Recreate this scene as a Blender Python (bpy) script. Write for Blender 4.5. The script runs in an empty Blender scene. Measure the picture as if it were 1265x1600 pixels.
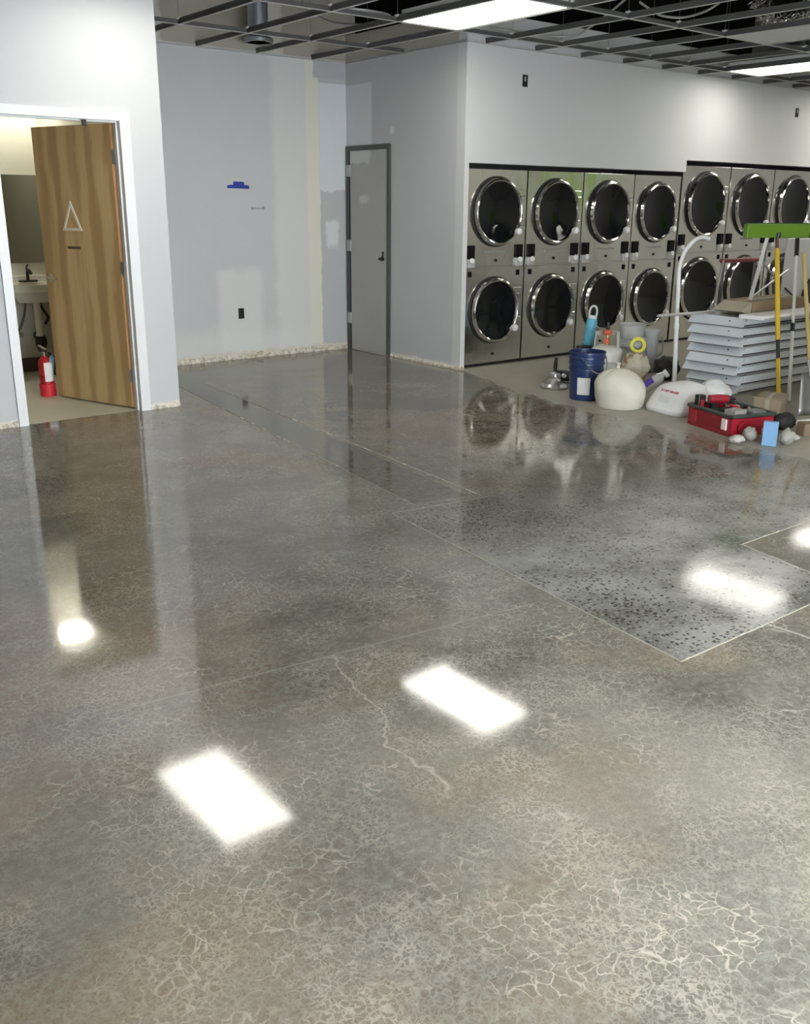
import bpy, bmesh, math, random
from mathutils import Matrix, Vector, noise as mnoise
random.seed(7)
PI = math.pi
SC = bpy.context.scene
COL = SC.collection

# ------------------------------------------------------------------ camera
cam_d = bpy.data.cameras.new('camera')
cam = bpy.data.objects.new('camera', cam_d); COL.objects.link(cam)
CR = ((0.782950560, 0.185042953, -0.593925522),
      (-0.622046641, 0.243333676, -0.744208773),
      (0.006811492, 0.952128052, 0.305623586))
cam.matrix_world = Matrix.Translation((0, 0, 1.47)) @ Matrix(CR).to_4x4()
cam_d.sensor_fit = 'VERTICAL'; cam_d.sensor_height = 24.0
cam_d.lens = 24.0 * 1492.49 / 1600.0
cam_d.clip_start = 0.02; cam_d.clip_end = 200
SC.camera = cam

# ------------------------------------------------------------------ world, exposure
LIGHT_E = 13.0          # ceiling panel emission
SKY_E = 27.0            # daylight outside the shop front
EXPOSURE = -0.2
w = bpy.data.worlds.new('world'); SC.world = w; w.use_nodes = True
wn = w.node_tree; bg = wn.nodes['Background']
bg.inputs['Color'].default_value = (0.87, 0.93, 1.0, 1); bg.inputs['Strength'].default_value = SKY_E
SC.view_settings.view_transform = 'Standard'
try: SC.view_settings.look = 'None'
except Exception: pass
SC.view_settings.exposure = EXPOSURE; SC.view_settings.gamma = 1.0
SC.view_settings.use_curve_mapping = False

# ------------------------------------------------------------------ node helpers
class NT:
    def __init__(s, name):
        s.m = bpy.data.materials.new(name); s.m.use_nodes = True
        s.t = s.m.node_tree; s.b = s.t.nodes['Principled BSDF']
        s.tc = None
    def new(s, typ, **kw):
        n = s.t.nodes.new(typ)
        for k, v in kw.items(): setattr(n, k, v)
        return n
    def put(s, sock, v):
        if hasattr(v, 'is_output'): s.t.links.new(v, sock)
        elif isinstance(v, (tuple, list)) and len(v) == 3 and sock.type == 'RGBA': sock.default_value = (*v, 1)
        else: sock.default_value = v
    @property
    def P(s):
        if s.tc is None: s.tc = s.new('ShaderNodeTexCoord').outputs['Object']
        return s.tc
    def M(s, op, a, b=0.0, c=0.0, clamp=False):
        n = s.new('ShaderNodeMath', operation=op, use_clamp=clamp)
        s.put(n.inputs[0], a); s.put(n.inputs[1], b); s.put(n.inputs[2], c)
        return n.outputs[0]
    def V(s, op, a, b=(0, 0, 0)):
        n = s.new('ShaderNodeVectorMath', operation=op)
        s.put(n.inputs[0], a); s.put(n.inputs[1], b)
        return n.outputs[0]
    def xyz(s, v=None):
        n = s.new('ShaderNodeSeparateXYZ'); s.put(n.inputs[0], v or s.P); return n.outputs
    def comb(s, x, y, z):
        n = s.new('ShaderNodeCombineXYZ')
        for i, q in enumerate((x, y, z)): s.put(n.inputs[i], q)
        return n.outputs[0]
    def scale(s, v, f): return s.V('MULTIPLY', v, f)
    def noise(s, scale, detail=4, rough=.55, vec=None, dist=0.0, col=False):
        n = s.new('ShaderNodeTexNoise')
        s.put(n.inputs['Vector'], vec or s.P); n.inputs['Scale'].default_value = scale
        n.inputs['Detail'].default_value = detail; n.inputs['Roughness'].default_value = rough
        n.inputs['Distortion'].default_value = dist
        return n.outputs['Color' if col else 'Fac']
    def voro(s, scale, feature='DISTANCE_TO_EDGE', vec=None, out='Distance', rnd=1.0):
        n = s.new('ShaderNodeTexVoronoi', feature=feature)
        s.put(n.inputs['Vector'], vec or s.P); n.inputs['Scale'].default_value = scale
        n.inputs['Randomness'].default_value = rnd
        return n.outputs[out]
    def step(s, v, a, b, lo=0.0, hi=1.0):
        n = s.new('ShaderNodeMapRange', interpolation_type='SMOOTHSTEP')
        s.put(n.inputs[0], v)
        for i, q in zip((1, 2, 3, 4), (a, b, lo, hi)): s.put(n.inputs[i], q)
        return n.outputs[0]
    def mix(s, f, a, b):
        n = s.new('ShaderNodeMix', data_type='RGBA')
        s.put(n.inputs[0], f); s.put(n.inputs[6], a); s.put(n.inputs[7], b)
        return n.outputs[2]
    def box(s, v, a, b, soft):          # 1 inside a..b with soft edges
        return s.M('MULTIPLY', s.step(v, a - soft, a + soft), s.step(v, b - soft, b + soft, 1.0, 0.0))
    def mul(s, *a):
        r = a[0]
        for q in a[1:]: r = s.M('MULTIPLY', r, q)
        return r
    def bump(s, h, strength=.2, dist=.01):
        n = s.new('ShaderNodeBump'); n.inputs['Strength'].default_value = strength
        n.inputs['Distance'].default_value = dist; s.put(n.inputs['Height'], h)
        s.put(s.b.inputs['Normal'], n.outputs[0])
    def set(s, **kw):
        for k, v in kw.items(): s.put(s.b.inputs[k.replace('_', ' ')], v)
        return s.m

MATS = {}
def mat(name, col, rough=.5, metal=0.0, var=.12, nscale=9.0, bump=0.0, spec=.5, **kw):
    """plain procedural material: colour with faint mottling and uneven gloss"""
    if name in MATS: return MATS[name]
    n = NT(name)
    f = n.noise(nscale, 5)
    d = tuple(c * (1 - var) for c in col); l = tuple(min(1, c * (1 + var)) for c in col)
    n.set(Base_Color=n.mix(f, d, l), Metallic=metal, Roughness=n.step(f, .2, .8, max(0, rough - .06), rough + .06))
    n.b.inputs['Specular IOR Level'].default_value = spec
    if bump: n.bump(n.noise(nscale * 4, 4), bump, .004)
    for k, v in kw.items(): n.put(n.b.inputs[k.replace('_', ' ')], v)
    MATS[name] = n.m
    return n.m

# ------------------------------------------------------------------ mesh helpers
def link(name, me, m, parent=None, loc=None, rot=None, smooth=False):
    o = bpy.data.objects.new(name, me); COL.objects.link(o)
    if m is not None and not me.materials: me.materials.append(m)
    if parent is not None: o.parent = parent
    if loc: o.location = loc
    if rot: o.rotation_euler = rot
    if smooth:
        for p in me.polygons: p.use_smooth = True
    return o
def from_bm(name, bm, m, parent=None, smooth=False, **kw):
    bmesh.ops.recalc_face_normals(bm, faces=bm.faces)
    me = bpy.data.meshes.new(name); bm.to_mesh(me); bm.free()
    o = link(name, me, m, parent, smooth=smooth, **kw)
    if smooth == 'auto' or smooth == 2:
        me.set_sharp_from_angle(angle=math.radians(35))
    return o
def bx(bm, x0, x1, y0, y1, z0, z1, bev=0.0, seg=1, mtx=None):
    r = bmesh.ops.create_cube(bm, size=1.0)
    vs = r['verts']
    for v in vs:
        v.co = Vector((x0 + (v.co.x + .5) * (x1 - x0), y0 + (v.co.y + .5) * (y1 - y0), z0 + (v.co.z + .5) * (z1 - z0)))
    if bev:
        es = list({e for v in vs for e in v.link_edges})
        rr = bmesh.ops.bevel(bm, geom=es, offset=bev, segments=seg, affect='EDGES', profile=.5)
        vs = list({v for f in rr['faces'] for v in f.verts} | {v for v in vs if v.is_valid})
    if mtx is not None: bmesh.ops.transform(bm, matrix=mtx, verts=vs)
    return vs
def box(name, x0, x1, y0, y1, z0, z1, m, parent=None, bev=0.0, seg=2, **kw):
    bm = bmesh.new(); bx(bm, x0, x1, y0, y1, z0, z1, bev, seg)
    return from_bm(name, bm, m, parent, **kw)
def lathe_bm(bm, prof, seg=24, mtx=None, close=True):
    rings = []
    allv = []
    for r, z in prof:
        if r < 1e-5: ring = [bm.verts.new((0, 0, z))]
        else: ring = [bm.verts.new((r * math.cos(2 * PI * i / seg), r * math.sin(2 * PI * i / seg), z)) for i in range(seg)]
        rings.append(ring); allv += ring
    for a, b in zip(rings, rings[1:]):
        for i in range(seg):
            j = (i + 1) % seg
            if len(a) == 1 and len(b) == 1: continue
            if len(a) == 1: bm.faces.new((a[0], b[j], b[i]))
            elif len(b) == 1: bm.faces.new((a[i], a[j], b[0]))
            else: bm.faces.new((a[i], a[j], b[j], b[i]))
    if close:
        for r in (rings[0], rings[-1]):
            if len(r) > 1: bm.faces.new(r)
    if mtx is not None: bmesh.ops.transform(bm, matrix=mtx, verts=allv)
    return allv
def lathe(name, prof, m, parent=None, seg=24, mtx=None, close=True, **kw):
    bm = bmesh.new(); lathe_bm(bm, prof, seg, mtx, close)
    return from_bm(name, bm, m, parent, smooth=2, **kw)
def smooth_path(pts, n=6):
    pts = [Vector(p) for p in pts]; out = []
    for i in range(len(pts) - 1):
        p0 = pts[max(i - 1, 0)]; p1 = pts[i]; p2 = pts[i + 1]; p3 = pts[min(i + 2, len(pts) - 1)]
        for k in range(n):
            t = k / n
            out.append(.5 * ((2 * p1) + (-p0 + p2) * t + (2 * p0 - 5 * p1 + 4 * p2 - p3) * t * t + (-p0 + 3 * p1 - 3 * p2 + p3) * t ** 3))
    out.append(pts[-1]); return out
def tube_bm(bm, pts, r, seg=8, closed=False):
    pts = [Vector(p) for p in pts]; n = len(pts); rings = []; up = None
    rr = r if isinstance(r, (list, tuple)) else [r] * n
    for i, p in enumerate(pts):
        if closed: t = pts[(i + 1) % n] - pts[i - 1]
        else: t = pts[min(i + 1, n - 1)] - pts[max(i - 1, 0)]
        t.normalize()
        if up is None:
            up = t.orthogonal().normalized()
        up = (up - t * up.dot(t)).normalized(); s = t.cross(up)
        rings.append([bm.verts.new(p + (up * math.cos(2 * PI * k / seg) + s * math.sin(2 * PI * k / seg)) * rr[i]) for k in range(seg)])
    rng = range(n) if closed else range(n - 1)
    for i in rng:
        a = rings[i]; b = rings[(i + 1) % n]
        for k in range(seg):
            bm.faces.new((a[k], a[(k + 1) % seg], b[(k + 1) % seg], b[k]))
    if not closed: bm.faces.new(rings[0]); bm.faces.new(rings[-1])
def tube(name, pts, r, m, parent=None, seg=8, curve=0, closed=False, **kw):
    bm = bmesh.new(); tube_bm(bm, smooth_path(pts, curve) if curve else pts, r, seg, closed)
    return from_bm(name, bm, m, parent, smooth=2, **kw)
def prism_bm(bm, poly, axis, d0, d1):
    """poly: 2D outline in the two other axes (in xyz order), extruded along axis from d0 to d1"""
    def P(a, b, d):
        return {'x': (d, a, b), 'y': (a, d, b), 'z': (a, b, d)}[axis]
    A = [bm.verts.new(P(a, b, d0)) for a, b in poly]; B = [bm.verts.new(P(a, b, d1)) for a, b in poly]
    n = len(poly)
    bm.faces.new(A); bm.faces.new(B)
    for i in range(n): bm.faces.new((A[i], A[(i + 1) % n], B[(i + 1) % n], B[i]))
def prism(name, poly, axis, d0, d1, m, parent=None, bev=0.0, **kw):
    bm = bmesh.new(); prism_bm(bm, poly, axis, d0, d1)
    if bev: bmesh.ops.bevel(bm, geom=list(bm.edges), offset=bev, segments=2, affect='EDGES')
    return from_bm(name, bm, m, parent, **kw)
def blob(name, sx, sy, sz, m, parent=None, sub=4, amp=.1, freq=4.0, seed=0, flat=.08, fn=None, **kw):
    """soft bag: noisy ellipsoid standing on z=0 with a flattened base"""
    bm = bmesh.new(); bmesh.ops.create_icosphere(bm, subdivisions=sub, radius=1.0)
    for v in bm.verts:
        d = v.co.normalized()
        q = d * freq + Vector((seed, seed * 2.1, -seed))
        k = 1 + amp * mnoise.noise(q) + amp * .6 * (abs(mnoise.noise(q * 2.3)) - .25)
        p = d * k
        if fn: p = fn(p)
        z = p.z * .5 + .5
        if z < flat: z = flat * .0 + max(0, z) * .05
        v.co = Vector((p.x * sx / 2, p.y * sy / 2, z * sz))
    return from_bm(name, bm, m, parent, smooth=True, **kw)

def tag(o, label, cat=None, group=None, kind=None):
    if label: o['label'] = label
    if cat: o['category'] = cat
    if group: o['group'] = group
    if kind: o['kind'] = kind
    return o
def thing(name, label, cat, loc=(0, 0, 0), rz=0.0, group=None, rot=None):
    o = bpy.data.objects.new(name, None); COL.objects.link(o)
    o.empty_display_size = .1
    o.location = loc; o.rotation_euler = rot if rot else (0, 0, rz)
    return tag(o, label, cat, group)
def struct(o, label=None): o['kind'] = 'structure'; return tag(o, label)
def copy_tree(o, parent=None):
    c = o.copy(); COL.objects.link(c)
    if parent is not None: c.parent = parent
    for ch in list(o.children): copy_tree(ch, c)
    return c

# ------------------------------------------------------------------ main dimensions (metres)
YF = 6.70      # wall plane that carries the restroom door and the dryers
YB = 8.49      # back wall of the alcove
XL = 3.14      # end of the restroom wall
XC = 5.98      # closet wall
ZG = 2.80      # suspended grid
ZP = 3.05      # top of partitions
ZD = 4.30      # roof deck
X0, X1, Y0 = -4.0, 14.0, -0.42

# ------------------------------------------------------------------ structure materials
def floor_mat():
    n = NT('polished_concrete')
    x, y, z = n.xyz()
    big = n.noise(.55, 5, .6); mid = n.noise(2.3, 6, .62); fine = n.noise(38, 5, .7); grit = n.noise(170, 2, .6)
    warp = n.V('ADD', n.P, n.scale(n.V('SUBTRACT', n.noise(14, 3, .6, col=True), (.5, .5, .5)), (.075, .075, 0)))
    warp2 = n.V('ADD', n.P, n.scale(n.V('SUBTRACT', n.noise(30, 3, .6, col=True), (.5, .5, .5)), (.05, .05, 0)))
    brk = n.noise(7.5, 5, .7, vec=n.V('ADD', n.P, (1, 5, 0)))
    c1 = n.step(n.M('ADD', n.voro(27, vec=warp), n.step(brk, .36, .60, .050, .0)), .008, .075, 1, 0)
    c2 = n.step(n.M('ADD', n.voro(62, vec=warp2), n.step(brk, .64, .40, .085, .0)), .02, .17, 1, 0)
    veil = n.step(n.noise(1.5, 5, .65), .40, .60)
    veil2 = n.step(n.noise(2.6, 5, .65, vec=n.V('ADD', n.P, (7, 3, 0))), .36, .62)
    base = n.mix(n.step(big, .38, .62), (.088, .083, .066), (.172, .161, .130))
    base = n.mix(n.M('MULTIPLY', n.step(mid, .35, .7), .5), base, (.215, .203, .165))
    warm = n.step(n.M('ADD', n.noise(.9, 4, .6, vec=n.V('ADD', n.P, (3, 9, 0))), n.step(x, 1.8, .2, 0, .14)), .50, .68)
    base = n.mix(n.M('MULTIPLY', warm, .65), base, (.200, .148, .095))
    base = n.mix(n.M('MULTIPLY', n.step(fine, .38, .70), .42), base, (.25, .24, .205))
    base = n.mix(n.M('MULTIPLY', n.step(grit, .52, .70), .35), base, (.05, .05, .045))
    lines = n.M('MAXIMUM', n.mul(c1, veil, .72), n.mul(c2, veil2, .55), clamp=True)
    base = n.mix(n.M('MULTIPLY', lines, n.step(mid, .2, .6, .35, 1)), base, (.41, .375, .305))
    # saw joint and wandering crack
    wob = n.M('MULTIPLY', n.M('SUBTRACT', n.noise(6, 3), .5), .03)
    jy = n.M('ADD', n.M('ADD', y, n.M('MULTIPLY', x, .12)), n.M('MULTIPLY', wob, .5))
    joint = n.mul(n.box(jy, 2.668, 2.676, .004), n.box(x, .9, 2.55, .15))
    crk = n.M('ADD', x, n.M('MULTIPLY', n.M('SUBTRACT', n.noise(3.0, 4), .5), .34))
    crk = n.M('SUBTRACT', crk, n.M('MULTIPLY', n.M('SUBTRACT', y, 2.0), .24))
    crack = n.mul(n.box(crk, 1.522, 1.530, .005), n.box(y, 1.62, 2.47, .05))
    base = n.mix(n.M('MAXIMUM', n.M('MULTIPLY', joint, .3), n.M('MULTIPLY', crack, .55)), base, (.42, .39, .32))
    # dusty unpolished margin along the machines and in the restroom
    yy = n.M('MAXIMUM', n.M('SUBTRACT', y, 4.2), 0.0)
    edge = n.M('ADD', 5.46, n.M('MULTIPLY', n.M('MULTIPLY', yy, yy), .085))
    d = n.M('ADD', n.M('SUBTRACT', x, edge), n.M('MULTIPLY', n.M('SUBTRACT', n.noise(3.5, 5, .6), .5), .22))
    raw = n.mul(n.step(d, -.10, .14), n.step(y, 2.1, 2.9))
    room = n.mul(n.step(n.M('ADD', y, n.M('MULTIPLY', n.M('SUBTRACT', n.noise(7, 4), .5), .10)), 6.70, 6.745), n.step(x, 3.09, 3.12, 1, 0))
    raw = n.M('MAXIMUM', raw, room)
    rawc = n.mix(n.noise(5, 6, .65), (.235, .222, .172), (.36, .34, .275))
    rawc = n.mix(n.M('MULTIPLY', room, .8), rawc, (.58, .55, .44))  # restroom concrete lightened: lamp light put into its colour
    col = n.mix(raw, base, rawc)
    rough = n.M('ADD', n.step(mid, .3, .8, .05, .10), n.M('MULTIPLY', lines, .03))
    rough = n.M('ADD', rough, n.M('MULTIPLY', raw, .42))
    n.set(Base_Color=col, Roughness=rough, IOR=1.66)
    n.bump(n.M('ADD', n.noise(1.7, 2), n.M('MULTIPLY', n.noise(55, 3), .012)), .05, .012)
    return n.m
def patch_mat():
    n = NT('exposed_aggregate_patch')
    x, y, z = n.xyz()
    mid = n.noise(3.2, 6, .62); cl = n.noise(1.7, 4, .6)
    base = n.mix(n.step(mid, .3, .7), (.10, .098, .082), (.255, .25, .225))
    base = n.mix(n.M('MULTIPLY', n.step(n.M('ADD', y, n.M('MULTIPLY', n.M('SUBTRACT', n.noise(2.2, 5, .65), .5), 1.6)), 2.5, 3.3), .75), base, n.mix(mid, (.11, .105, .085), (.18, .172, .14)))
    st = n.voro(62, 'F1', n.V('ADD', n.P, n.scale(n.noise(40, 2, col=True), (.02, .02, 0))), 'Distance')
    rnd = n.voro(62, 'F1', n.V('ADD', n.P, n.scale(n.noise(40, 2, col=True), (.02, .02, 0))), 'Color')
    sel = n.xyz(rnd)[0]
    dens = n.M('ADD', n.step(cl, .38, .62, .0, .42), n.mul(n.box(x, 2.6, 3.25, .2), n.step(y, 2.9, 2.2), .28))
    dark = n.mul(n.step(st, .30, .48, 1, 0), n.M('LESS_THAN', sel, dens))
    base = n.mix(n.M('MULTIPLY', n.step(n.noise(60, 4), .48, .68), .5), base, (.33, .32, .285))
    base = n.mix(n.M('MULTIPLY', dark, .9), base, (.035, .033, .032))
    n.set(Base_Color=base, Roughness=n.step(mid, .3, .8, .07, .15), IOR=1.5)
    n.bump(n.noise(60, 4), .04, .003)
    return n.m
def trench_mat():
    n = NT('trench_infill_concrete')
    f = n.noise(2.6, 6, .65); g = n.noise(30, 4)
    base = n.mix(f, (.090, .087, .071), (.146, .140, .116))
    base = n.mix(n.M('MULTIPLY', n.step(g, .4, .7), .3), base, (.26, .25, .21))
    n.set(Base_Color=base, Roughness=n.step(f, .3, .7,   .05, .10), IOR=1.66); return n.m
def paint(name, col, col2=None, bumpy=.05):
    n = NT(name)
    f = n.noise(.9, 4, .6); g = n.noise(5, 5, .6)
    c = n.mix(n.step(f, .3, .7), col, col2 or tuple(q * .94 for q in col))
    c = n.mix(n.M('MULTIPLY', n.step(g, .45, .8), .25), c, tuple(min(1, q * 1.07) for q in col))
    n.set(Base_Color=c, Roughness=.62); n.bump(n.noise(220, 3), bumpy, .002)
    return n.m
GREY = (.58, .585, .585); MUD = (.74, .715, .61)
def backwall_mat():
    n = NT('patched_wall_paint')
    x, y, z = n.xyz()
    w1 = n.M('MULTIPLY', n.M('SUBTRACT', n.noise(4, 5, .6), .5), .16)
    w2 = n.M('MULTIPLY', n.M('SUBTRACT', n.noise(9, 4, .6, vec=n.V('ADD', n.P, (5, 0, 2))), .5), .10)
    xx = n.M('ADD', x, w2); zz = n.M('ADD', z, w1)
    c = n.mix(n.noise(1.1, 4), (.54, .545, .545), (.605, .608, .602))
    c = n.mix(n.M('MULTIPLY', n.box(n.M('ADD', x, w1), 5.12, 5.60, .05), .75), c, (.70, .70, .665))          # skim coat right half
    c = n.mix(n.mul(n.box(xx, 4.46, 4.93, .06), n.box(zz, .05, .86, .06), .7), c, (.72, .72, .69))            # patch round the outlet
    c = n.mix(n.mul(n.step(zz, .40, .16), n.box(xx, 3.1, 5.6, .05), .6), c, (.72, .715, .67))
    c = n.mix(n.box(n.M('ADD', x, n.M('MULTIPLY', w2, .35)), 5.50, 5.655, .012), c, MUD)                      # bare joint compound
    strip = n.step(n.M('ADD', x, n.M('MULTIPLY', w2, .5)), 5.645, 5.665)
    lo = n.step(zz, 1.60, 1.62, 1, 0); hi = n.step(n.M('ADD', z, n.M('MULTIPLY', w1, .2)), 2.60, 2.615)
    stripc = n.mix(n.M('MAXIMUM', lo, hi), (.68, .70, .72), (.50, .50, .51))
    stripc = n.mix(n.mul(n.box(xx, 5.72, 5.86, .02), n.box(zz, 1.05, 1.32, .03)), stripc, (.68, .69, .70))
    c = n.mix(strip, c, stripc)
    top = n.mul(n.step(n.M('ADD', x, w2), 5.58, 5.60), n.step(z, 2.64, 2.66))
    c = n.mix(top, c, (.47, .47, .475))
    up = n.step(z, 2.805, 2.81)                                                                                # raw board above the grid
    upc = n.mix(n.M('MAXIMUM', n.mul(n.box(n.M('FRACT', n.M('MULTIPLY', n.M('ADD', xx, .33), .82)), .42, .58, .02)), n.box(zz, 3.35, 3.5, .03)), (.40, .365, .30), (.62, .59, .51))
    c = n.mix(up, c, upc)
    foot = n.step(n.M('ADD', z, n.M('MULTIPLY', w2, .7)), .085, .06)
    c = n.mix(foot, c, n.mix(n.noise(14, 4), (.50, .45, .34), (.80, .78, .70)))
    n.set(Base_Color=c, Roughness=.65); n.bump(n.noise(160, 3), .05, .002)
    return n.m
def closetwall_mat():
    n = NT('closet_wall_paint_sun_patch')
    x, y, z = n.xyz()
    w2 = n.M('MULTIPLY', n.M('SUBTRACT', n.noise(9, 4, .6), .5), .06)
    c = n.mix(n.noise(1.1, 4), (.50, .505, .515), (.555, .56, .57))
    c = n.mix(n.mul(n.step(y, 8.05, 8.062), n.box(z, 2.03, 2.60, .006)), c, (.69, .71, .73))  # crisp lighter patch: reflected sunlight painted into the wall colour
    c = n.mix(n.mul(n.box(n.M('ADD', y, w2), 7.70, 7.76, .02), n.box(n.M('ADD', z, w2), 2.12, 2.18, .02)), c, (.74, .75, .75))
    c = n.mix(n.step(n.M('ADD', z, w2), .055, .035), c, (.76, .74, .68))
    c = n.mix(n.step(z, 2.805, 2.81), c, (.44, .41, .35))
    n.set(Base_Color=c, Roughness=.6); n.bump(n.noise(160, 3), .05, .002)
    return n.m
def frontwall_mat():
    n = NT('dryer_wall_paint')
    x, y, z = n.xyz()
    w2 = n.M('MULTIPLY', n.M('SUBTRACT', n.noise(9, 4, .6), .5), .05)
    c = n.mix(n.noise(.8, 4), (.585, .59, .585), (.63, .635, .625))
    c = n.mix(n.step(n.M('ADD', z, w2), .045, .03), c, (.78, .75, .68))
    n.set(Base_Color=c, Roughness=.6); n.bump(n.noise(160, 3), .05, .002)
    return n.m
def leftwall_mat():
    n = NT('restroom_wall_paint')
    x, y, z = n.xyz()
    w2 = n.M('MULTIPLY', n.M('SUBTRACT', n.noise(16, 5, .7), .5), .05)
    c = n.mix(n.noise(.8, 4), (.545, .55, .552), (.585, .59, .592))
    c = n.mix(n.step(n.M('ADD', z, w2), .052, .036), c, n.mix(n.noise(22, 4), (.62, .56, .42), (.84, .81, .74)))
    n.set(Base_Color=c, Roughness=.6); n.bump(n.noise(160, 3), .05, .002)
    return n.m
M_white = mat('white_enamel', (.80, .81, .80), .35, var=.03)
M_deck = mat('black_roof_deck', (.012, .012, .013), .9)
M_restwall = paint('restroom_inner_paint', (.66, .65, .56))
M_black = mat('black_plastic', (.012, .012, .013), .4)
M_chrome = mat('chrome', (.80, .80, .80), .12, 1.0, var=.05)

# ------------------------------------------------------------------ setting
floor_o = struct(box('floor', X0, X1, Y0, 9.2, -.12, 0, floor_mat()), 'polished grey concrete floor with pale crackle veins')
bm = bmesh.new()
prism_bm(bm, [(2.57, 1.708), (3.66, 1.70), (3.78, 2.264), (4.75, 2.26), (4.95, 2.6), (4.6, 3.1), (3.87, 3.44), (3.38, 3.52), (2.94, 3.65), (2.79, 3.60)], 'z', -.05, .0016)
from_bm('concrete_patch', bm, patch_mat(), floor_o)
bm = bmesh.new()
prism_bm(bm, [(2.97, 3.66), (3.30, 3.60), (3.735, 7.45), (3.80, 8.49), (3.60, 8.49), (3.46, 7.17)], 'z', -.05, .0012)
from_bm('trench_infill', bm, trench_mat(), floor_o)
M_saw = mat('pale_saw_cut', (.29, .275, .225), .25)
for a, b, wd in (((2.57, 1.708), (2.79, 3.60), .011), ((2.57, 1.708), (3.66, 1.70), .010), ((2.79, 3.60), (3.38, 3.52), .010), ((3.66, 1.70), (3.78, 2.264), .012), ((3.78, 2.264), (4.75, 2.26), .010), ((3.08, 1.70), (3.10, 1.35), .014), ((3.36, 3.56), (3.735, 7.45), .012), ((2.965, 3.64), (3.46, 7.17), .010)):
    A = Vector((*a, 0)); B = Vector((*b, 0)); t = (B - A).normalized(); s = Vector((-t.y, t.x, 0)) * wd / 2
    bm = bmesh.new(); N = 18; prev = None
    for i in range(N + 1):
        p = A.lerp(B, i / N) + s * .8 * mnoise.noise(Vector((i * .9, a[0] * 3, wd * 50)))
        k = .55 + .45 * abs(mnoise.noise(Vector((i * 1.7, a[1], 5))))
        q = [bm.verts.new(p - s * k + Vector((0, 0, .0021))), bm.verts.new(p + s * k + Vector((0, 0, .0021)))]
        if prev: bm.faces.new((prev[0], q[0], q[1], prev[1]))
        prev = q
    ext = bmesh.ops.extrude_face_region(bm, geom=list(bm.faces))
    for v in ext['geom']:
        if isinstance(v, bmesh.types.BMVert): v.co.z = -.004
    from_bm('saw_cut', bm, M_saw, floor_o)

M_lw = leftwall_mat()
# wall with the restroom doorway: one outline with the opening left out (rough opening 2.06..2.83 wide)
DX0, DX1, DZ = 2.003, 2.828, 2.005
struct(prism('wall_restroom_front', [(X0, 0), (DX0 - .02, 0), (DX0 - .02, DZ + .02), (DX1 + .02, DZ + .02), (DX1 + .02, 0), (XL, 0), (XL, 3.3), (X0, 3.3)], 'y', YF, YF + .11, M_lw))
struct(box('wall_restroom_right', XL - .10, XL, YF + .11, 8.95, 0, 3.3, paint('alcove_side_paint', GREY)))
struct(box('wall_restroom_back', 1.0, XL - .10, 8.953, 9.05, 0, 2.6, M_restwall))
struct(box('wall_restroom_left', .9, 1.0, YF + .11, 9.05, 0, 2.6, M_restwall))
struct(box('ceiling_restroom', .9, XL - .10, YF + .11, 9.05, 2.53, 2.6, mat('restroom_ceiling', (.75, .74, .68), .7, var=.03)))
# thin lining so the restroom's own paint shows on the inner side
struct(box('wall_restroom_inner', XL - .105, XL - .0995, YF + .112, 8.952, 0, 2.53, M_restwall))
struct(box('baseboard_restroom', 1.0, XL - .106, 8.941, 8.953, 0, .125, mat('dark_brown_vinyl', (.085, .065, .045), .5)))
struct(box('wall_back', XL - .1, XC + .12, YB, YB + .10, 0, ZD, backwall_mat()))
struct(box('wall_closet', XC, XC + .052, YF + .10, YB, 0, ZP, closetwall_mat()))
H1, H2 = 1.835, 1.955
XD1, XD2 = 6.035, 9.185
struct(prism('wall_dryers', [(XC, 0), (XD1, 0), (XD1, H1), (XD2, H1), (XD2, H2), (X1, H2), (X1, ZP), (XC, ZP)], 'y', YF - .012, YF + .10, frontwall_mat()))
struct(box('wall_machine_room', 6.10, X1, 7.75, 7.85, 0, ZP, mat('machine_room_board', (.20, .20, .19), .8)))
M_gp = paint('shop_grey_paint', (.62, .62, .60))
struct(box('wall_plenum', X0 - .1, X1 + .1, 9.2, 9.3, 0, ZD + .1, M_deck))
struct(box('wall_left', X0 - .1, X0, Y0 - .15, 9.2, 0, ZD, paint('left_wall_tan', (.50, .42, .34))))
struct(box('wall_right', X1, X1 + .1, Y0 - .15, 9.2, 0, ZD, M_gp))
# shop front: sill wall, piers, header with three openings
bm = bmesh.new()
WIN = [(.5, 2.1), (2.3, 4.2)]
bx(bm, X0, X1, Y0 - .15, Y0, 1.80, ZD)
xs = [X0] + [q for a in WIN for q in a] + [X1]
for i in range(0, len(xs), 2): bx(bm, xs[i], xs[i + 1], Y0 - .15, Y0, 0, 1.80)
struct(from_bm('wall_front', bm, M_gp))
M_alu = mat('anodised_aluminium', (.42, .42, .42), .35, .9)
n = NT('window_glass')
tr = n.new('ShaderNodeBsdfTransparent'); gl = n.new('ShaderNodeBsdfGlossy'); gl.inputs['Roughness'].default_value = .02
mx = n.new('ShaderNodeMixShader'); n.put(mx.inputs[0], n.step(n.noise(2, 2), 0, 1, .05, .08))
n.t.links.new(tr.outputs[0], mx.inputs[1]); n.t.links.new(gl.outputs[0], mx.inputs[2])
n.t.links.new(mx.outputs[0], n.t.nodes['Material Output'].inputs['Surface'])
M_glass = n.m
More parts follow.
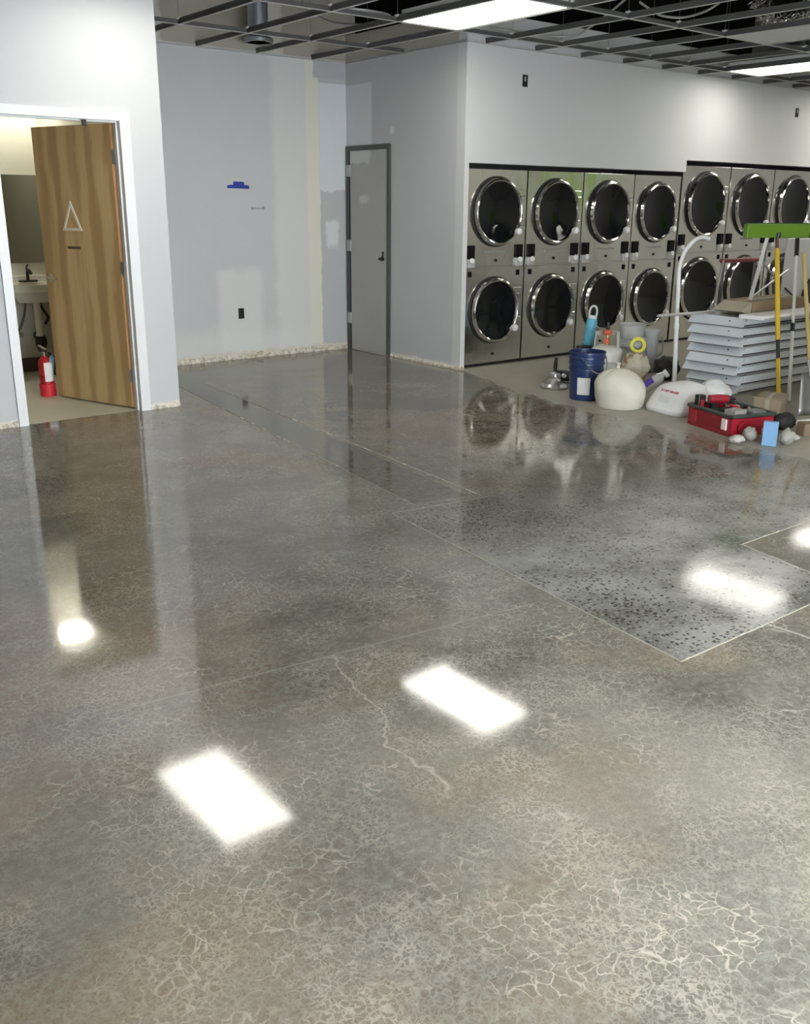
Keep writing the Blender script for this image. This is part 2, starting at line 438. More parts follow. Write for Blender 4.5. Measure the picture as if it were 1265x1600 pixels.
for i, (a, b) in enumerate(WIN):
    bm = bmesh.new()
    k = max(1, round((b - a) / 1.3))
    for j in range(k + 1):
        xx = a + (b - a) * j / k
        bx(bm, max(a, xx - .03), min(b, xx + .03), Y0 - .10, Y0 - .04, 0, 1.80)
    for zz in (0, 1.74): bx(bm, a, b, Y0 - .10, Y0 - .04, zz, zz + .06)
    wo = struct(from_bm('window_%d' % (i + 1), bm, M_alu))
    for j in range(k): box('pane', a + (b - a) * j / k + .03, a + (b - a) * (j + 1) / k - .03, Y0 - .075, Y0 - .069, .06, 1.74, M_glass, wo)
struct(box('trim_3', X1 - .02, X1, .15, 1.35, 1.35, 2.6, mat('lime_green_paint', (.26, .52, .02), .45, var=.05)))
# roof deck with joists
ceil = struct(box('ceiling', X0, X1, Y0 - .15, 9.2, ZD, ZD + .1, M_deck), 'black open roof deck above the bare ceiling grid')
M_joist = mat('dark_joist', (.03, .025, .022), .8); M_red = mat('red_oxide_beam', (.13, .018, .012), .6)
for i in range(14):
    xx = -3.3 + i * 1.27
    box('joist', xx, xx + .09, Y0, 6.6 if xx < 3.1 or xx > 5.9 else 8.4, ZD - .28, ZD, M_red if i in (6, 7) else M_joist, ceil)
# restroom doorway casing
bm = bmesh.new()
prism_bm(bm, [(1.94, 0), (DX0, 0), (DX0, DZ), (DX1, DZ), (DX1, 0), (2.90, 0), (2.90, 2.065), (1.94, 2.065)], 'y', YF - .018, YF)
prism_bm(bm, [(DX0 - .02, 0), (DX0, 0), (DX0, DZ), (DX1, DZ), (DX1, 0), (DX1 + .02, 0), (DX1 + .02, DZ + .02), (DX0 - .02, DZ + .02)], 'y', YF - .001, YF + .113)
prism_bm(bm, [(DX0, 0), (DX0 + .012, 0), (DX0 + .012, DZ - .012), (DX1 - .012, DZ - .012), (DX1 - .012, 0), (DX1, 0), (DX1, DZ), (DX0, DZ)], 'y', YF + .03, YF + .062)
struct(from_bm('trim_1', bm, M_white), 'white painted door casing round the restroom doorway')

# ------------------------------------------------------------------ restroom door (open inward)
def wood_mat():
    n = NT('birch_veneer')
    x, y, z = n.xyz()
    wob = n.M('MULTIPLY', n.M('SUBTRACT', n.noise(1.3, 4, .6, vec=n.scale(n.P, (2.5, 1, .8))), .5), .22)
    u = n.M('ADD', x, wob)
    fr = n.M('PINGPONG', n.M('ADD', u, .03), .095)
    band = n.step(fr, .015, .08)
    tall = n.step(n.M('ADD', n.noise(1.1, 3, .5, vec=n.scale(n.P, (6, 1, .55))), n.M('MULTIPLY', band, .35)), .45, .85)
    c = n.mix(tall, (.40, .255, .105), (.60, .43, .215))
    fine = n.noise(30, 5, .7, vec=n.scale(n.P, (3.2, 1, .09)))
    c = n.mix(n.M('MULTIPLY', n.step(fine, .35, .75), .40), c, (.36, .215, .085))
    n.set(Base_Color=c, Roughness=.38); n.bump(fine, .03, .002)
    return n.m
DW, DT, DH = .832, .042, 1.995
door = struct(box('door_1', -DW, 0, -DT, 0, .012, DH, wood_mat(), bev=.002, seg=1), 'birch veneer restroom door standing open with triangle sign')
door.location = (2.845, 6.822, 0); door.rotation_euler = (0, 0, -math.radians(70.5))
# in the door's own frame the side towards the shop is +y?  (checked in render); sign and handle sit on face FY
FY = -DT
M_edge = mat('raw_door_edge', (.62, .36, .17), .5)
box('door_edge', -.001, .0015, -DT + .001, -.001, .014, DH - .002, M_edge, door)
M_steel = mat('satin_steel', (.55, .55, .54), .3, 1.0)
for zz in (.25, 1.02, 1.78):
    h = box('hinge', -.001, .006, -.045, .0, zz - .05, zz + .05, M_steel, door)
    tube('hinge_pin', [(.006, .004, zz - .055), (.006, .004, zz + .055)], .007, M_steel, h)
cx, cz, s = -.475, 1.36, .105
T = [(cx - s, cz - .085), (cx + s, cz - .085), (cx, cz + .125)]
def inset(T, d):
    c = Vector((sum(p[0] for p in T) / 3, sum(p[1] for p in T) / 3)); return [tuple(c + (Vector(p) - c) * d) for p in T]
Ti = inset(T, .72)
for i in range(3):
    j = (i + 1) % 3
    prism('triangle_sign_bar', [T[i], T[j], Ti[j], Ti[i]], 'y', FY - .006, FY + .001, mat('ivory_plastic', (.78, .72, .58), .5, var=.04), door)
box('sign_residue', cx - .075, cx + .065, FY - .0008, FY + .0005, 1.145, 1.165, mat('glue_residue', (.10, .06, .025), .6), door)
for side in (FY, 0):
    sd = -1 if side == FY else 1
    ha = lathe('door_handle', [(0, 0), (.033, 0), (.033, .008), (.014, .012), (.011, .05), (0, .05)], M_chrome, door, 20, Matrix.Translation((-DW + .065, side, .93)) @ Matrix.Rotation(PI / 2 * (-sd), 4, 'X'))
    tube('lever', [(-DW + .065, side + sd * .045, .93), (-DW + .10, side + sd * .05, .932), (-DW + .175, side + sd * .046, .925)], .010, M_chrome, ha, 10, 4)
clos = tag(box('door_stop', 2.575, 2.605, YF - .004, YF + .016, 1.962, 2.0, M_black, bev=.004), 'small black bumper under the head of the restroom casing', 'door stop')

# ------------------------------------------------------------------ closet door and its dark frame
M_dk = mat('dark_bronze_frame', (.075, .075, .07), .45)
CY0, CY1, CZ = 7.745, 8.475, 2.035
bm = bmesh.new()
fw = .045
prism_bm(bm, [(CY0, 0), (CY0 + fw, 0), (CY0 + fw, CZ - fw), (CY1 - fw, CZ - fw), (CY1 - fw, 0), (CY1, 0), (CY1, CZ), (CY0, CZ)], 'x', XC - .022, XC + .001)
struct(from_bm('trim_2', bm, M_dk), 'dark metal frame round the grey closet door')
n = NT('closet_door_paint_sun_patch')
x, y, z = n.xyz()
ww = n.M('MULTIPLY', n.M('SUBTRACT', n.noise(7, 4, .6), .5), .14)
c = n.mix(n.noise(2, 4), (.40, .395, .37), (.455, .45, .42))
sun_patch = n.M('MAXIMUM', n.mul(n.step(n.M('ADD', z, ww), 1.86, 1.88), n.step(n.M('ADD', y, ww), 8.06, 8.10)), n.mul(n.box(n.M('ADD', z, ww), 1.49, 1.56, .02), n.box(n.M('ADD', y, ww), 8.10, 8.24, .02)))  # reflected sunlight, painted as lighter patches on the door
n.set(Base_Color=n.mix(sun_patch, c, (.60, .60, .58)), Roughness=.5)
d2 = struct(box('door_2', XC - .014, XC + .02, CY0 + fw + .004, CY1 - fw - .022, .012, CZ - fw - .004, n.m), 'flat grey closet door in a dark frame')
M_gap = mat('door_gap_black', (.008, .008, .008), .9)
box('hinge_gap', XC - .012, XC + .0, CY1 - fw - .022, CY1 - fw, .012, CZ - fw - .004, M_gap, d2)
for zz in (.33, 1.07, 1.80): box('hinge', XC - .026, XC - .010, CY1 - fw - .03, CY1 - .012, zz - .055, zz + .055, mat('painted_hinge', (.50, .50, .48), .5), d2)
lathe('door_knob', [(0, 0), (.022, 0), (.022, .01), (.010, .015), (.016, .035), (.012, .05), (0, .052)], M_black, d2, 16, Matrix.Translation((XC - .014, CY0 + fw + .07, .96)) @ Matrix.Rotation(-PI / 2, 4, 'Y'))
box('lock_plate', XC - .017, XC - .013, CY0 + fw + .055, CY0 + fw + .085, .98, 1.03, M_black, d2)

# ragged plaster left where skirting came off
def ragged(name, p0, p1, h, nrm, m, seed):
    bm = bmesh.new(); A = Vector((*p0, 0)); B = Vector((*p1, 0)); N = max(8, int((B - A).length / .03)); nv = Vector((*nrm, 0)); prev = None
    for i in range(N + 1):
        p = A.lerp(B, i / N); hh = h * (.7 + .8 * mnoise.noise(Vector((i * .35, seed, 0))) + .3 * random.random()); hh = max(.008, hh)
        t = .006 + .005 * random.random()
        q = [bm.verts.new(p), bm.verts.new(p + nv * t), bm.verts.new(p + nv * t + Vector((0, 0, hh * .8))), bm.verts.new(p + Vector((0, 0, hh)))]
        if prev:
            for k in range(4): bm.faces.new((prev[k], q[k], q[(k + 1) % 4], prev[(k + 1) % 4]))
        else: bm.faces.new(q)
        prev = q
    bm.faces.new(prev)
    return struct(from_bm(name, bm, m))
n = NT('torn_plaster'); f = n.noise(26, 5, .7)
M_rag = n.set(Base_Color=n.mix(n.step(f, .35, .65), (.40, .34, .23), (.82, .79, .71)), Roughness=.8)
ragged('baseboard_back', (XL, YB), (5.97, YB), .05, (0, -1), M_rag, 1)
ragged('baseboard_restroom_front_right', (2.902, YF), (XL, YF), .035, (0, -1), M_rag, 4)
ragged('baseboard_restroom_front_left', (1.2, YF), (1.938, YF), .04, (0, -1), M_rag, 8)
ragged('baseboard_closet', (XC, YF - .012), (XC, CY0 - .003), .025, (-1, 0), M_rag, 12)
ragged('baseboard_dryer_corner', (XC - .008, YF - .012), (XD1 - .002, YF - .012), .03, (0, -1), M_rag, 17)

# ------------------------------------------------------------------ back wall bits
def outlet(name, label, x, y, z, wd=.055, h=.085):
    t = thing(name, label, 'outlet', (x, y, z))
    bm = bmesh.new()
    for a in ((-wd / 2, wd / 2, -.006, 0, -h / 2, -h / 2 + .006), (-wd / 2, wd / 2, -.006, 0, h / 2 - .006, h / 2), (-wd / 2, -wd / 2 + .006, -.006, 0, -h / 2, h / 2), (wd / 2 - .006, wd / 2, -.006, 0, -h / 2, h / 2)): bx(bm, *a)
    from_bm('box_rim', bm, M_black, t)
    box('box_back', -wd / 2 + .006, wd / 2 - .006, -.002, 0, -h / 2 + .006, h / 2 - .006, M_gap, t)
    return t
o = outlet('wall_outlet', 'black bare outlet low on the patched back wall', 4.692, YB, .445, .06, .10)
box('receptacle', -.018, .018, -.012, -.002, -.04, .04, M_black, o, bev=.003)
for i, (xx, lb) in enumerate(((6.685, 'open black junction box high on wall near the closet corner'), (11.23, 'open black junction box high on wall above the taller dryers'))):
    o = outlet('junction_box', lb, xx, YF - .012, 2.547, .062, .10)
    box('cable_stub', -.012, .006, -.012, -.002, -.005, .035, mat('grey_cable', (.35, .35, .34), .5), o, bev=.003)
tp = thing('blue_tape', 'blue masking tape strips stuck on the back wall', 'tape', (4.72, YB, 1.632))
M_tape = mat('blue_masking_tape', (.012, .035, .30), .6)
prism('tape_strip', [(-.118, -.018), (.118, -.022), (.118, .006), (.09, .012), (-.085, .012), (-.118, .004)], 'y', -.003, 0, M_tape, tp)
prism('tape_strip', [(-.052, .010), (.066, .008), (.062, .040), (-.050, .043)], 'y', -.0045, -.001, M_tape, tp)
br = thing('wall_bracket', 'small grey metal hook rail screwed on the back wall', 'bracket', (4.93, YB, 1.432))
box('rail', -.075, .075, -.010, 0, -.006, .008, mat('grey_zinc', (.40, .40, .40), .5, .4), br, bev=.002)
for xx in (-.065, .06): box('screw_plate', xx - .012, xx + .012, -.014, 0, -.012, .02 if xx > 0 else .012, mat('grey_zinc', (.4, .4, .4)), br, bev=.002)

# ------------------------------------------------------------------ suspended grid
M_grid = mat('grid_white_steel', (.58, .58, .55), .45, .2, var=.06)
M_web = mat('galvanised_web', (.11, .11, .105), .5, .3)
grid = thing('ceiling_grid', 'bare suspended ceiling grid of pale metal tees with tiles missing', 'ceiling grid', (0, 0, ZG))
def tee_mesh(L, axis):
    bm = bmesh.new()
    if axis == 'y': bx(bm, -.012, .012, 0, L, 0, .003); k0 = len(bm.faces); bx(bm, -.002, .002, 0, L, .003, .038); bx(bm, -.005, .005, 0, L, .038, .046)
    else: bx(bm, 0, L, -.012, .012, .0005, .0035); k0 = len(bm.faces); bx(bm, 0, L, -.002, .002, .0035, .03); bx(bm, 0, L, -.004, .004, .03, .036)
    bm.faces.ensure_lookup_table()
    for f_ in bm.faces[k0:]: f_.material_index = 1
    me = bpy.data.meshes.new('tee'); bmesh.ops.recalc_face_normals(bm, faces=bm.faces); bm.to_mesh(me); bm.free(); me.materials.append(M_grid); me.materials.append(M_web); return me
GX = [3.75 + .61 * k for k in range(-12, 17)]
GY = [6.36 - 1.22 * k for k in range(0, 7)]
mS = tee_mesh(YF - .012 - Y0, 'y'); mLg = tee_mesh(YB - Y0, 'y'); mC = tee_mesh(.61 - .024, 'x')
bm = bmesh.new(); bx(bm, -.02, .02, -.004, .004, .0, .012); bx(bm, -.016, -.006, -.02, .02, .004, .016); bx(bm, .006, .016, -.02, .02, .004, .016)
clipm = bpy.data.meshes.new('clip'); bm.to_mesh(clipm); bm.free(); clipm.materials.append(mat('bright_clip', (.75, .75, .72), .4))
wirem = bpy.data.meshes.new('wire'); bm = bmesh.new(); tube_bm(bm, [(0, 0, .04), (.02, .01, .7), (.0, .03, ZD - ZG)], .0022, 5); bm.to_mesh(wirem); bm.free(); wirem.materials.append(mat('hanger_wire_steel', (.3, .3, .3), .4, .8))
for i, gx in enumerate(GX):
    inA = XL < gx < XC
    link('main_runner', mLg if inA else mS, None, grid, (gx, Y0, 0))
    for gy in GY + ([7.56] if inA or 0 < XL - gx < 0 else []):
        if gx + .61 < X1: link('cross_tee', mC, None, grid, (gx + .012, gy, 0))
        if 2 < gx < 11 and gy > 3: link('tee_clip', clipm, None, grid, (gx, gy, .036))
        if 2 < gx < 11 and gy > 3: link('hanger_wire', wirem, None, grid, (gx, gy, 0), (0, 0, random.random() * 6))
# first alcove cross tee from the restroom wall
link('cross_tee', mC, None, grid, (3.15, 7.56, 0))
def angle(x0, x1, y0, y1, nx, ny):
    bm = bmesh.new()
    bx(bm, min(x0, x0 + nx * .022) if nx else x0, max(x1, x1 + nx * .022) if nx else x1, min(y0, y0 + ny * .022) if ny else y0, max(y1, y1 + ny * .022) if ny else y1, 0, .003)
    bx(bm, min(x0, x0 + nx * .003) if nx else x0, max(x1, x1 + nx * .003) if nx else x1, min(y0, y0 + ny * .003) if ny else y0, max(y1, y1 + ny * .003) if ny else y1, 0, .022)
    from_bm('wall_angle', bm, M_grid, grid)
angle(XL, XC, YB, YB, 0, -1); angle(XC, XC, YF, YB, -1, 0); angle(XC, X1, YF - .012, YF - .012, 0, -1); angle(X0, XL, YF, YF, 0, -1)

# ------------------------------------------------------------------ ceiling light panels
n = NT('lit_diffuser'); em = n.new('ShaderNodeEmission'); n.put(em.inputs['Color'], n.mix(n.noise(3, 2), (1.0, .965, .87), (1.0, .98, .90))); em.inputs['Strength'].default_value = LIGHT_E
n.t.links.new(em.outputs[0], n.t.nodes['Material Output'].inputs['Surface']); M_lit = n.m
M_lf = mat('light_frame_white', (.72, .72, .70), .4)
def light(x0, y0, label, group=None):
    t = thing('ceiling_light', label, 'ceiling light', (x0 + .305, y0 + .61, ZG), group=group)
    a, b = .292, .597
    bm = bmesh.new()
    for q in ((-a, a, -b, -b + .014, .004, .02), (-a, a, b - .014, b, .004, .02), (-a, -a + .014, -b, b, .004, .02), (a - .014, a, -b, b, .004, .02)): bx(bm, *q)
    from_bm('frame', bm, M_lf, t)
    box('diffuser', -a + .014, a - .014, -b + .014, b - .014, .006, .012, M_lit, t)
    box('housing', -a + .005, a - .005, -b + .005, b - .005, .022, .085, M_lf, t, bev=.01)
    return t
gx = lambda k: 3.75 + .61 * k
light(gx(-2), 5.14, 'glowing ceiling panel in front of the restroom doorway')
light(gx(2), 5.14, 'glowing ceiling panel just off the closet wall corner')
light(gx(9), 5.14, 'glowing ceiling panel in front of the taller dryers\' first door')
light(gx(13), 5.14, 'glowing ceiling panel over the far end of the taller dryers')
light(gx(13), 2.70, 'unseen glowing panel added to brighten the wall by the lime green panel')  # unseen panel added so the dryers mirror a brighter right wall
for k in (-6, -2, 2, 6, 10, 14): light(gx(k), 5.14 - 4.88, 'glowing ceiling panel in the row along the shop windows', 'light panels along the shop windows')  # last panel of the row is unseen, added to brighten the dryers' reflections
# one white lay-in panel left in the grid
n = NT('lay_in_panel'); n.set(Base_Color=n.mix(n.noise(40, 3), (.62, .63, .61), (.72, .73, .71)), Roughness=.8); n.bump(n.voro(120), .3, .003)
for k, yy, lb in ((6, 3.92, 'white lay-in tile left in the grid beside the foil duct'), (5, 2.70, 'white lay-in tile left in the grid over the open floor')):
    tag(box('ceiling_tile', gx(k) + .004, gx(k + 1) - .004, yy + .004, yy + 1.216, ZG + .004, ZG + .019, n.m), lb, 'ceiling tile')

# plenum services
n = NT('crinkled_foil'); n.set(Base_Color=n.mix(n.noise(8, 3), (.6, .6, .6), (.85, .85, .85)), Metallic=1.0, Roughness=.22); n.bump(n.voro(26), .9, .03)
pts = smooth_path([(8.55, 5.62, 3.30), (8.62, 5.56, 3.17), (8.78, 5.5, 3.12), (9.0, 5.46, 3.16), (9.16, 5.42, 3.30), (9.2, 5.4, 3.6), (9.2, 5.4, 4.2)], 14)
rad = [.085 + .016 * math.sin(i * 1.6) + .012 * mnoise.noise(Vector((i * .4, 0, 0))) for i in range(len(pts))]
tag(tube('flexible_duct', pts, rad, n.m, seg=20), 'crinkled silver foil duct hanging above the ceiling grid', 'duct')
M_cond = mat('flex_conduit', (.50, .50, .48), .4, .5)
tag(tube('conduit_whip', [(6.2, 5.05, 2.90), (6.417, 5.09, 2.868), (6.60, 5.13, 2.862), (6.75, 5.05, 2.862), (6.62, 4.75, 2.86), (6.42, 4.45, 2.89), (6.2, 4.0, 3.0)], .009, M_cond, curve=6), 'pale flexible conduit looping over the tees in open floor bay', 'conduit')
tag(tube('conduit_whip', [(6.0, 6.42, 2.88), (6.43, 6.35, 2.865), (6.75, 6.22, 2.865), (6.55, 5.85, 2.86), (6.3, 5.4, 2.90), (6.1, 5.0, 2.97)], .009, M_cond, curve=6), 'pale flexible conduit looping over the tees along the dryer wall', 'conduit')
tag(tube('conduit_whip', [(4.5, 6.6, 2.88), (4.72, 6.45, 2.865), (5.0, 6.5, 2.865), (5.2, 6.9, 2.88), (5.0, 7.4, 2.95), (4.9, 7.7, 3.3), (4.9, 7.7, 4.2)], .010, M_cond, curve=6), 'pale flexible conduit looping above the alcove grid', 'conduit')
M_galv = mat('galvanised_sheet', (.40, .44, .48), .35, .8, nscale=20)
dr = thing('exhaust_riser', 'galvanised metal riser duct standing above the alcove grid', 'duct', (4.80, 8.15, 2.84))
lathe('riser_pipe', [(.09, 0), (.09, .5), (.095, .505), (.095, .53), (.09, .535), (.09, 1.44)], M_galv, dr, 20)
lathe('collar', [(.13, .0), (.13, .03), (.10, .05), (.10, .0)], M_galv, dr, 20)

# ------------------------------------------------------------------ stacked dryers
n = NT('brushed_stainless')
st = n.noise(6, 4, .6, vec=n.scale(n.P, (1, 1, .25)))
n.set(Base_Color=n.mix(st, (.64, .64, .61), (.80, .80, .77)), Metallic=1.0, Roughness=n.step(n.noise(3, 4), .3, .7, .12, .24))
n.bump(n.M('ADD', n.noise(4.5, 3, .5), n.M('MULTIPLY', n.noise(60, 2, vec=n.scale(n.P, (1, 1, .04))), .02)), .22, .02)
M_ss = n.m
M_dglass = mat('dark_dryer_glass', (.004, .005, .006), .05, var=.3, spec=.32)
M_gask = mat('black_gasket', (.01, .01, .01), .6)
M_ring = mat('polished_ring', (.72, .72, .70), .14, 1.0, var=.06)
M_ctl = mat('control_black', (.005, .005, .005), .5, spec=.12)
M_coin = mat('grey_coin_block', (.50, .50, .48), .4, .3)
def dryer(x0, W, Ht, zu, zl, r, label):
    t = thing('stacked_dryer', label, 'dryer', (x0, YF + .035, 0), group='stacked dryers along the wall')
    c = W / 2
    box('cabinet', .006, W - .006, .012, .80, .03, Ht, M_ss, t)
    box('toe_kick', .01, W - .01, .03, .7, 0, .03, M_black, t)
    zm = .925 * (Ht / 1.79)
    box('upper_panel', .006, W - .006, -.004, .014, zm + .006, Ht, M_ss, t, bev=.003)
    box('lower_panel', .006, W - .006, -.004, .014, .03, zm - .006, M_ss, t, bev=.003)
    for k, zc in enumerate((zu, zl)):
        d = lathe('door', [(r - .075, .0), (r + .012, .0), (r + .012, .012), (r, .016)], M_gask, t, 40, Matrix.Translation((c, -.004, zc)) @ Matrix.Rotation(PI / 2, 4, 'X'), close=False)
        R_ = Matrix.Translation((c, -.004, zc)) @ Matrix.Rotation(PI / 2, 4, 'X')
        lathe('ring', [(r - .004, .012), (r, .03), (r - .010, .052), (r - .022, .058), (r - .032, .052), (r - .036, .03), (r - .04, .012)], M_ring, d, 40, R_, close=False)
        lathe('glass', [(r - .036, .034), (r - .08, .026), (r - .16, .012), (r - .22, .004), (0, -.0)], M_dglass, d, 40, R_, close=False)
        # square hinge plate behind the ring on the right, bright latch at lower right
        hp = box('hinge_plate', c + r - .07, min(W - .03, c + r + .055), -.014, -.004, zc - .16, zc + .20, M_ss, d, bev=.003)
        for q in (-.10, .12): box('hinge_knuckle', c + r - .02, c + r + .03, -.040, -.012, zc + q - .025, zc + q + .025, M_ring, d, bev=.006)
        a = -math.radians(38)
        lathe('handle', [(0, 0), (.026, 0), (.034, .02), (.030, .045), (.016, .055), (0, .056)], M_white, d, 16, Matrix.Translation((c + (r - .02) * math.cos(a), -.055, zc + (r - .02) * math.sin(a))) @ Matrix.Rotation(PI / 2, 4, 'X'))
    for sx in (.075, W - .085):
        cb = box('control_block', sx - .045, sx + .045, -.022, -.002, zm + .08, zm + .20, M_ctl, t, bev=.004)
        box('coin_slide', sx - .042, sx + .042, -.030, -.002, zm + .0, zm + .078, M_coin, t, bev=.006)
        lathe('lamp_cap', [(0, 0), (.026, 0), (.024, .012), (0, .016)], M_white, cb, 14, Matrix.Translation((sx, -.030, zm + .062)) @ Matrix.Rotation(PI / 2, 4, 'X'))
        box('lint_latch', sx - .02, sx + .022, -.012, -.002, zm - .085, zm - .035, M_ctl, t, bev=.004)
    box('name_plate', c - .13, c + .13, -.007, -.003, zm + .125, zm + .145, mat('faint_grey_plate', (.36, .36, .34), .4, .5), t)
    for zz in (zm + .06, .11): lathe('panel_lock', [(0, 0), (.014, 0), (.014, .008), (0, .010)], M_black, t, 12, Matrix.Translation((c + .01, -.004, zz)) @ Matrix.Rotation(PI / 2, 4, 'X'))
    return t
names = ['beside the closet wall corner', 'second from the closet wall corner', 'third from the closet wall corner', 'fourth from the closet corner, last under the low header']
for i in range(4): dryer(XD1 + .004 + i * .786, .78, 1.79, 1.418, .525, .302, 'stainless stacked dryer ' + names[i])
names = ['first under the raised header', 'second under the raised header', 'third under the raised header', 'fourth under the raised header', 'fifth under the raised header']
for i in range(5): dryer(XD2 + .012 + i * .90, .892, 1.905, 1.50, .58, .345, 'taller stainless stacked dryer, ' + names[i])

# ------------------------------------------------------------------ restroom
rl = thing('restroom_light', 'warm glowing ceiling lamp inside the restroom', 'ceiling light', (2.83, 8.62, 2.53))
box('lamp_base', -.19, .19, -.06, .06, -.02, 0, M_lf, rl, bev=.004)
n = NT('warm_diffuser'); em = n.new('ShaderNodeEmission'); n.put(em.inputs['Color'], n.mix(n.noise(3, 2), (1.0, .93, .78), (1.0, .95, .82))); em.inputs['Strength'].default_value = 85
n.t.links.new(em.outputs[0], n.t.nodes['Material Output'].inputs['Surface'])
box('lamp_shade', -.17, .17, -.045, .045, -.06, -.02, n.m, rl, bev=.01)

sk = thing('wall_sink', 'white wall-hung restroom sink with a dark faucet', 'sink', (2.79, 8.953, .80))
M_por = mat('sink_porcelain', (.78, .76, .68), .2, var=.03)
bm = bmesh.new()
W, D = .24, .43
out = [(-W, 0), (W, 0), (W, -D + .07), (W - .07, -D), (-W + .07, -D), (-W, -D + .07)]
rim = [bm.verts.new((a, b, 0)) for a, b in out]
def ringv(k, z, dy=0): return [bm.verts.new((a * k, -D / 2 + (b + D / 2) * k + dy, z)) for a, b in out]
i1 = ringv(.84, 0, -.02); i2 = ringv(.62, -.11, -.02); o1 = ringv(.97, -.06); o2 = ringv(.66, -.16, .02)
def bridge(a, b):
    for i in range(6): bm.faces.new((a[i], a[(i + 1) % 6], b[(i + 1) % 6], b[i]))
bridge(rim, i1); bridge(i1, i2); bm.faces.new(i2); bridge(rim, o1); bridge(o1, o2); bm.faces.new(o2)
bo = from_bm('basin', bm, M_por, sk)
bv = bo.modifiers.new('b', 'BEVEL'); bv.width = .018; bv.segments = 3
box('backsplash', -W, W, -.035, 0, -.002, .055, M_por, sk, bev=.01)
M_orb = mat('dark_faucet_metal', (.06, .055, .05), .3, .8)
fa = box('faucet', -.08, .08, -.115, -.06, 0, .018, M_orb, sk, bev=.008)
tube('spout', [(0, -.088, .015), (0, -.095, .09), (0, -.14, .105), (0, -.19, .08)], .014, M_orb, fa, 10, 5)
tube('faucet_lever', [(0, -.085, .09), (0, -.08, .125), (0, -.12, .15)], .008, M_orb, fa, 8, 4)
M_wrap = mat('white_pipe_wrap', (.72, .71, .66), .6)
lathe('drain_pipe', [(.03, -.16), (.034, -.18), (.030, -.20), (.028, -.44), (.034, -.45), (.034, -.47)], M_wrap, sk, 16, Matrix.Translation((.015, -.20, 0)))
tube('drain_trap', [(.015, -.20, -.46), (.015, -.19, -.54), (.045, -.14, -.56), (.06, -.10, -.50), (.06, -.0, -.48)], .042, M_black, sk, 12, 5)
tube('supply_hose', [(-.02, -.03, -.14), (-.05, -.06, -.26), (-.10, -.10, -.36), (-.13, -.05, -.44), (-.10, 0, -.46)], .010, mat('braided_hose', (.20, .20, .19), .4, .6), sk, 8, 6)
tube('supply_hose', [(.08, -.03, -.14), (.11, -.06, -.24), (.15, -.06, -.32), (.14, 0, -.38)], .012, M_black, sk, 8, 6)
lathe('shutoff_valve', [(0, 0), (.028, 0), (.028, .03), (.012, .05), (0, .05)], M_chrome, sk, 14, Matrix.Translation((-.10, -.0, -.46)) @ Matrix.Rotation(PI / 2, 4, 'X'))
mi = thing('wall_mirror', 'frameless dark mirror above the restroom sink', 'mirror', (2.76, 8.953, .96))
box('mirror_glass', -.26, .26, -.008, 0, 0, .74, mat('mirror_silver', (.42, .42, .40), .03, 1.0, var=.04), mi)
for xx in (-.2, .2): box('mirror_clip', xx - .012, xx + .012, -.012, 0, -.012, .008, M_chrome, mi)
fe = thing('fire_extinguisher', 'red fire extinguisher standing on the restroom floor by the open door', 'fire extinguisher', (2.485, 7.70, 0), math.radians(-78))
M_fr = mat('extinguisher_red', (.38, .010, .016), .3, var=.1)
lathe('tank', [(0, .03), (.052, .03), (.055, .06), (.055, .25), (.048, .285), (.028, .305), (.018, .31), (.018, .325), (0, .325)], M_fr, fe, 24)
lathe('boot', [(0, 0), (.060, 0), (.062, .02), (.062, .095), (.056, .10), (.056, .02), (0, .02)], mat('boot_red', (.60, .02, .03), .4), fe, 24)
bm = bmesh.new()
for i in range(9):
    a = -.75 + i * .19
    for zz in (.12, .27): bm.verts.new((.0565 * math.cos(a), .0565 * math.sin(a), zz))
bm.verts.ensure_lookup_table()
for i in range(8): bm.faces.new((bm.verts[2 * i], bm.verts[2 * i + 2], bm.verts[2 * i + 3], bm.verts[2 * i + 1]))
lb = from_bm('label', bm, mat('white_paper', (.78, .77, .74), .6), fe)
lb.modifiers.new('s', 'SOLIDIFY').thickness = .0015
va = box('valve', -.016, .016, -.016, .016, .32, .352, M_steel, fe, bev=.004)
prism('grip', [(-.07, .345), (.03, .35), (.03, .362), (-.07, .358)], 'y', -.009, .009, M_black, va)
prism('squeeze_lever', [(-.075, .385), (.02, .362), (.03, .372), (-.07, .396)], 'y', -.009, .009, M_steel, va)
lathe('gauge', [(0, 0), (.017, 0), (.017, .012), (0, .014)], M_chrome, va, 14, Matrix.Translation((.016, 0, .336)) @ Matrix.Rotation(PI / 2, 4, 'Y'))
tube('hose', [(.0, .018, .335), (0, .05, .33), (.01, .068, .27), (.012, .067, .16)], .008, M_black, fe, 8, 5)
tgm = prism('inspection_tag', [(-.03, .19), (.03, .19), (.03, .315), (.0, .335), (-.03, .315)], 'x', .0, .0015, mat('pale_blue_card', (.35, .60, .82), .6), fe)
tgm.rotation_euler = (-.25, 0, .35); tgm.location = (.062, -.03, .0)

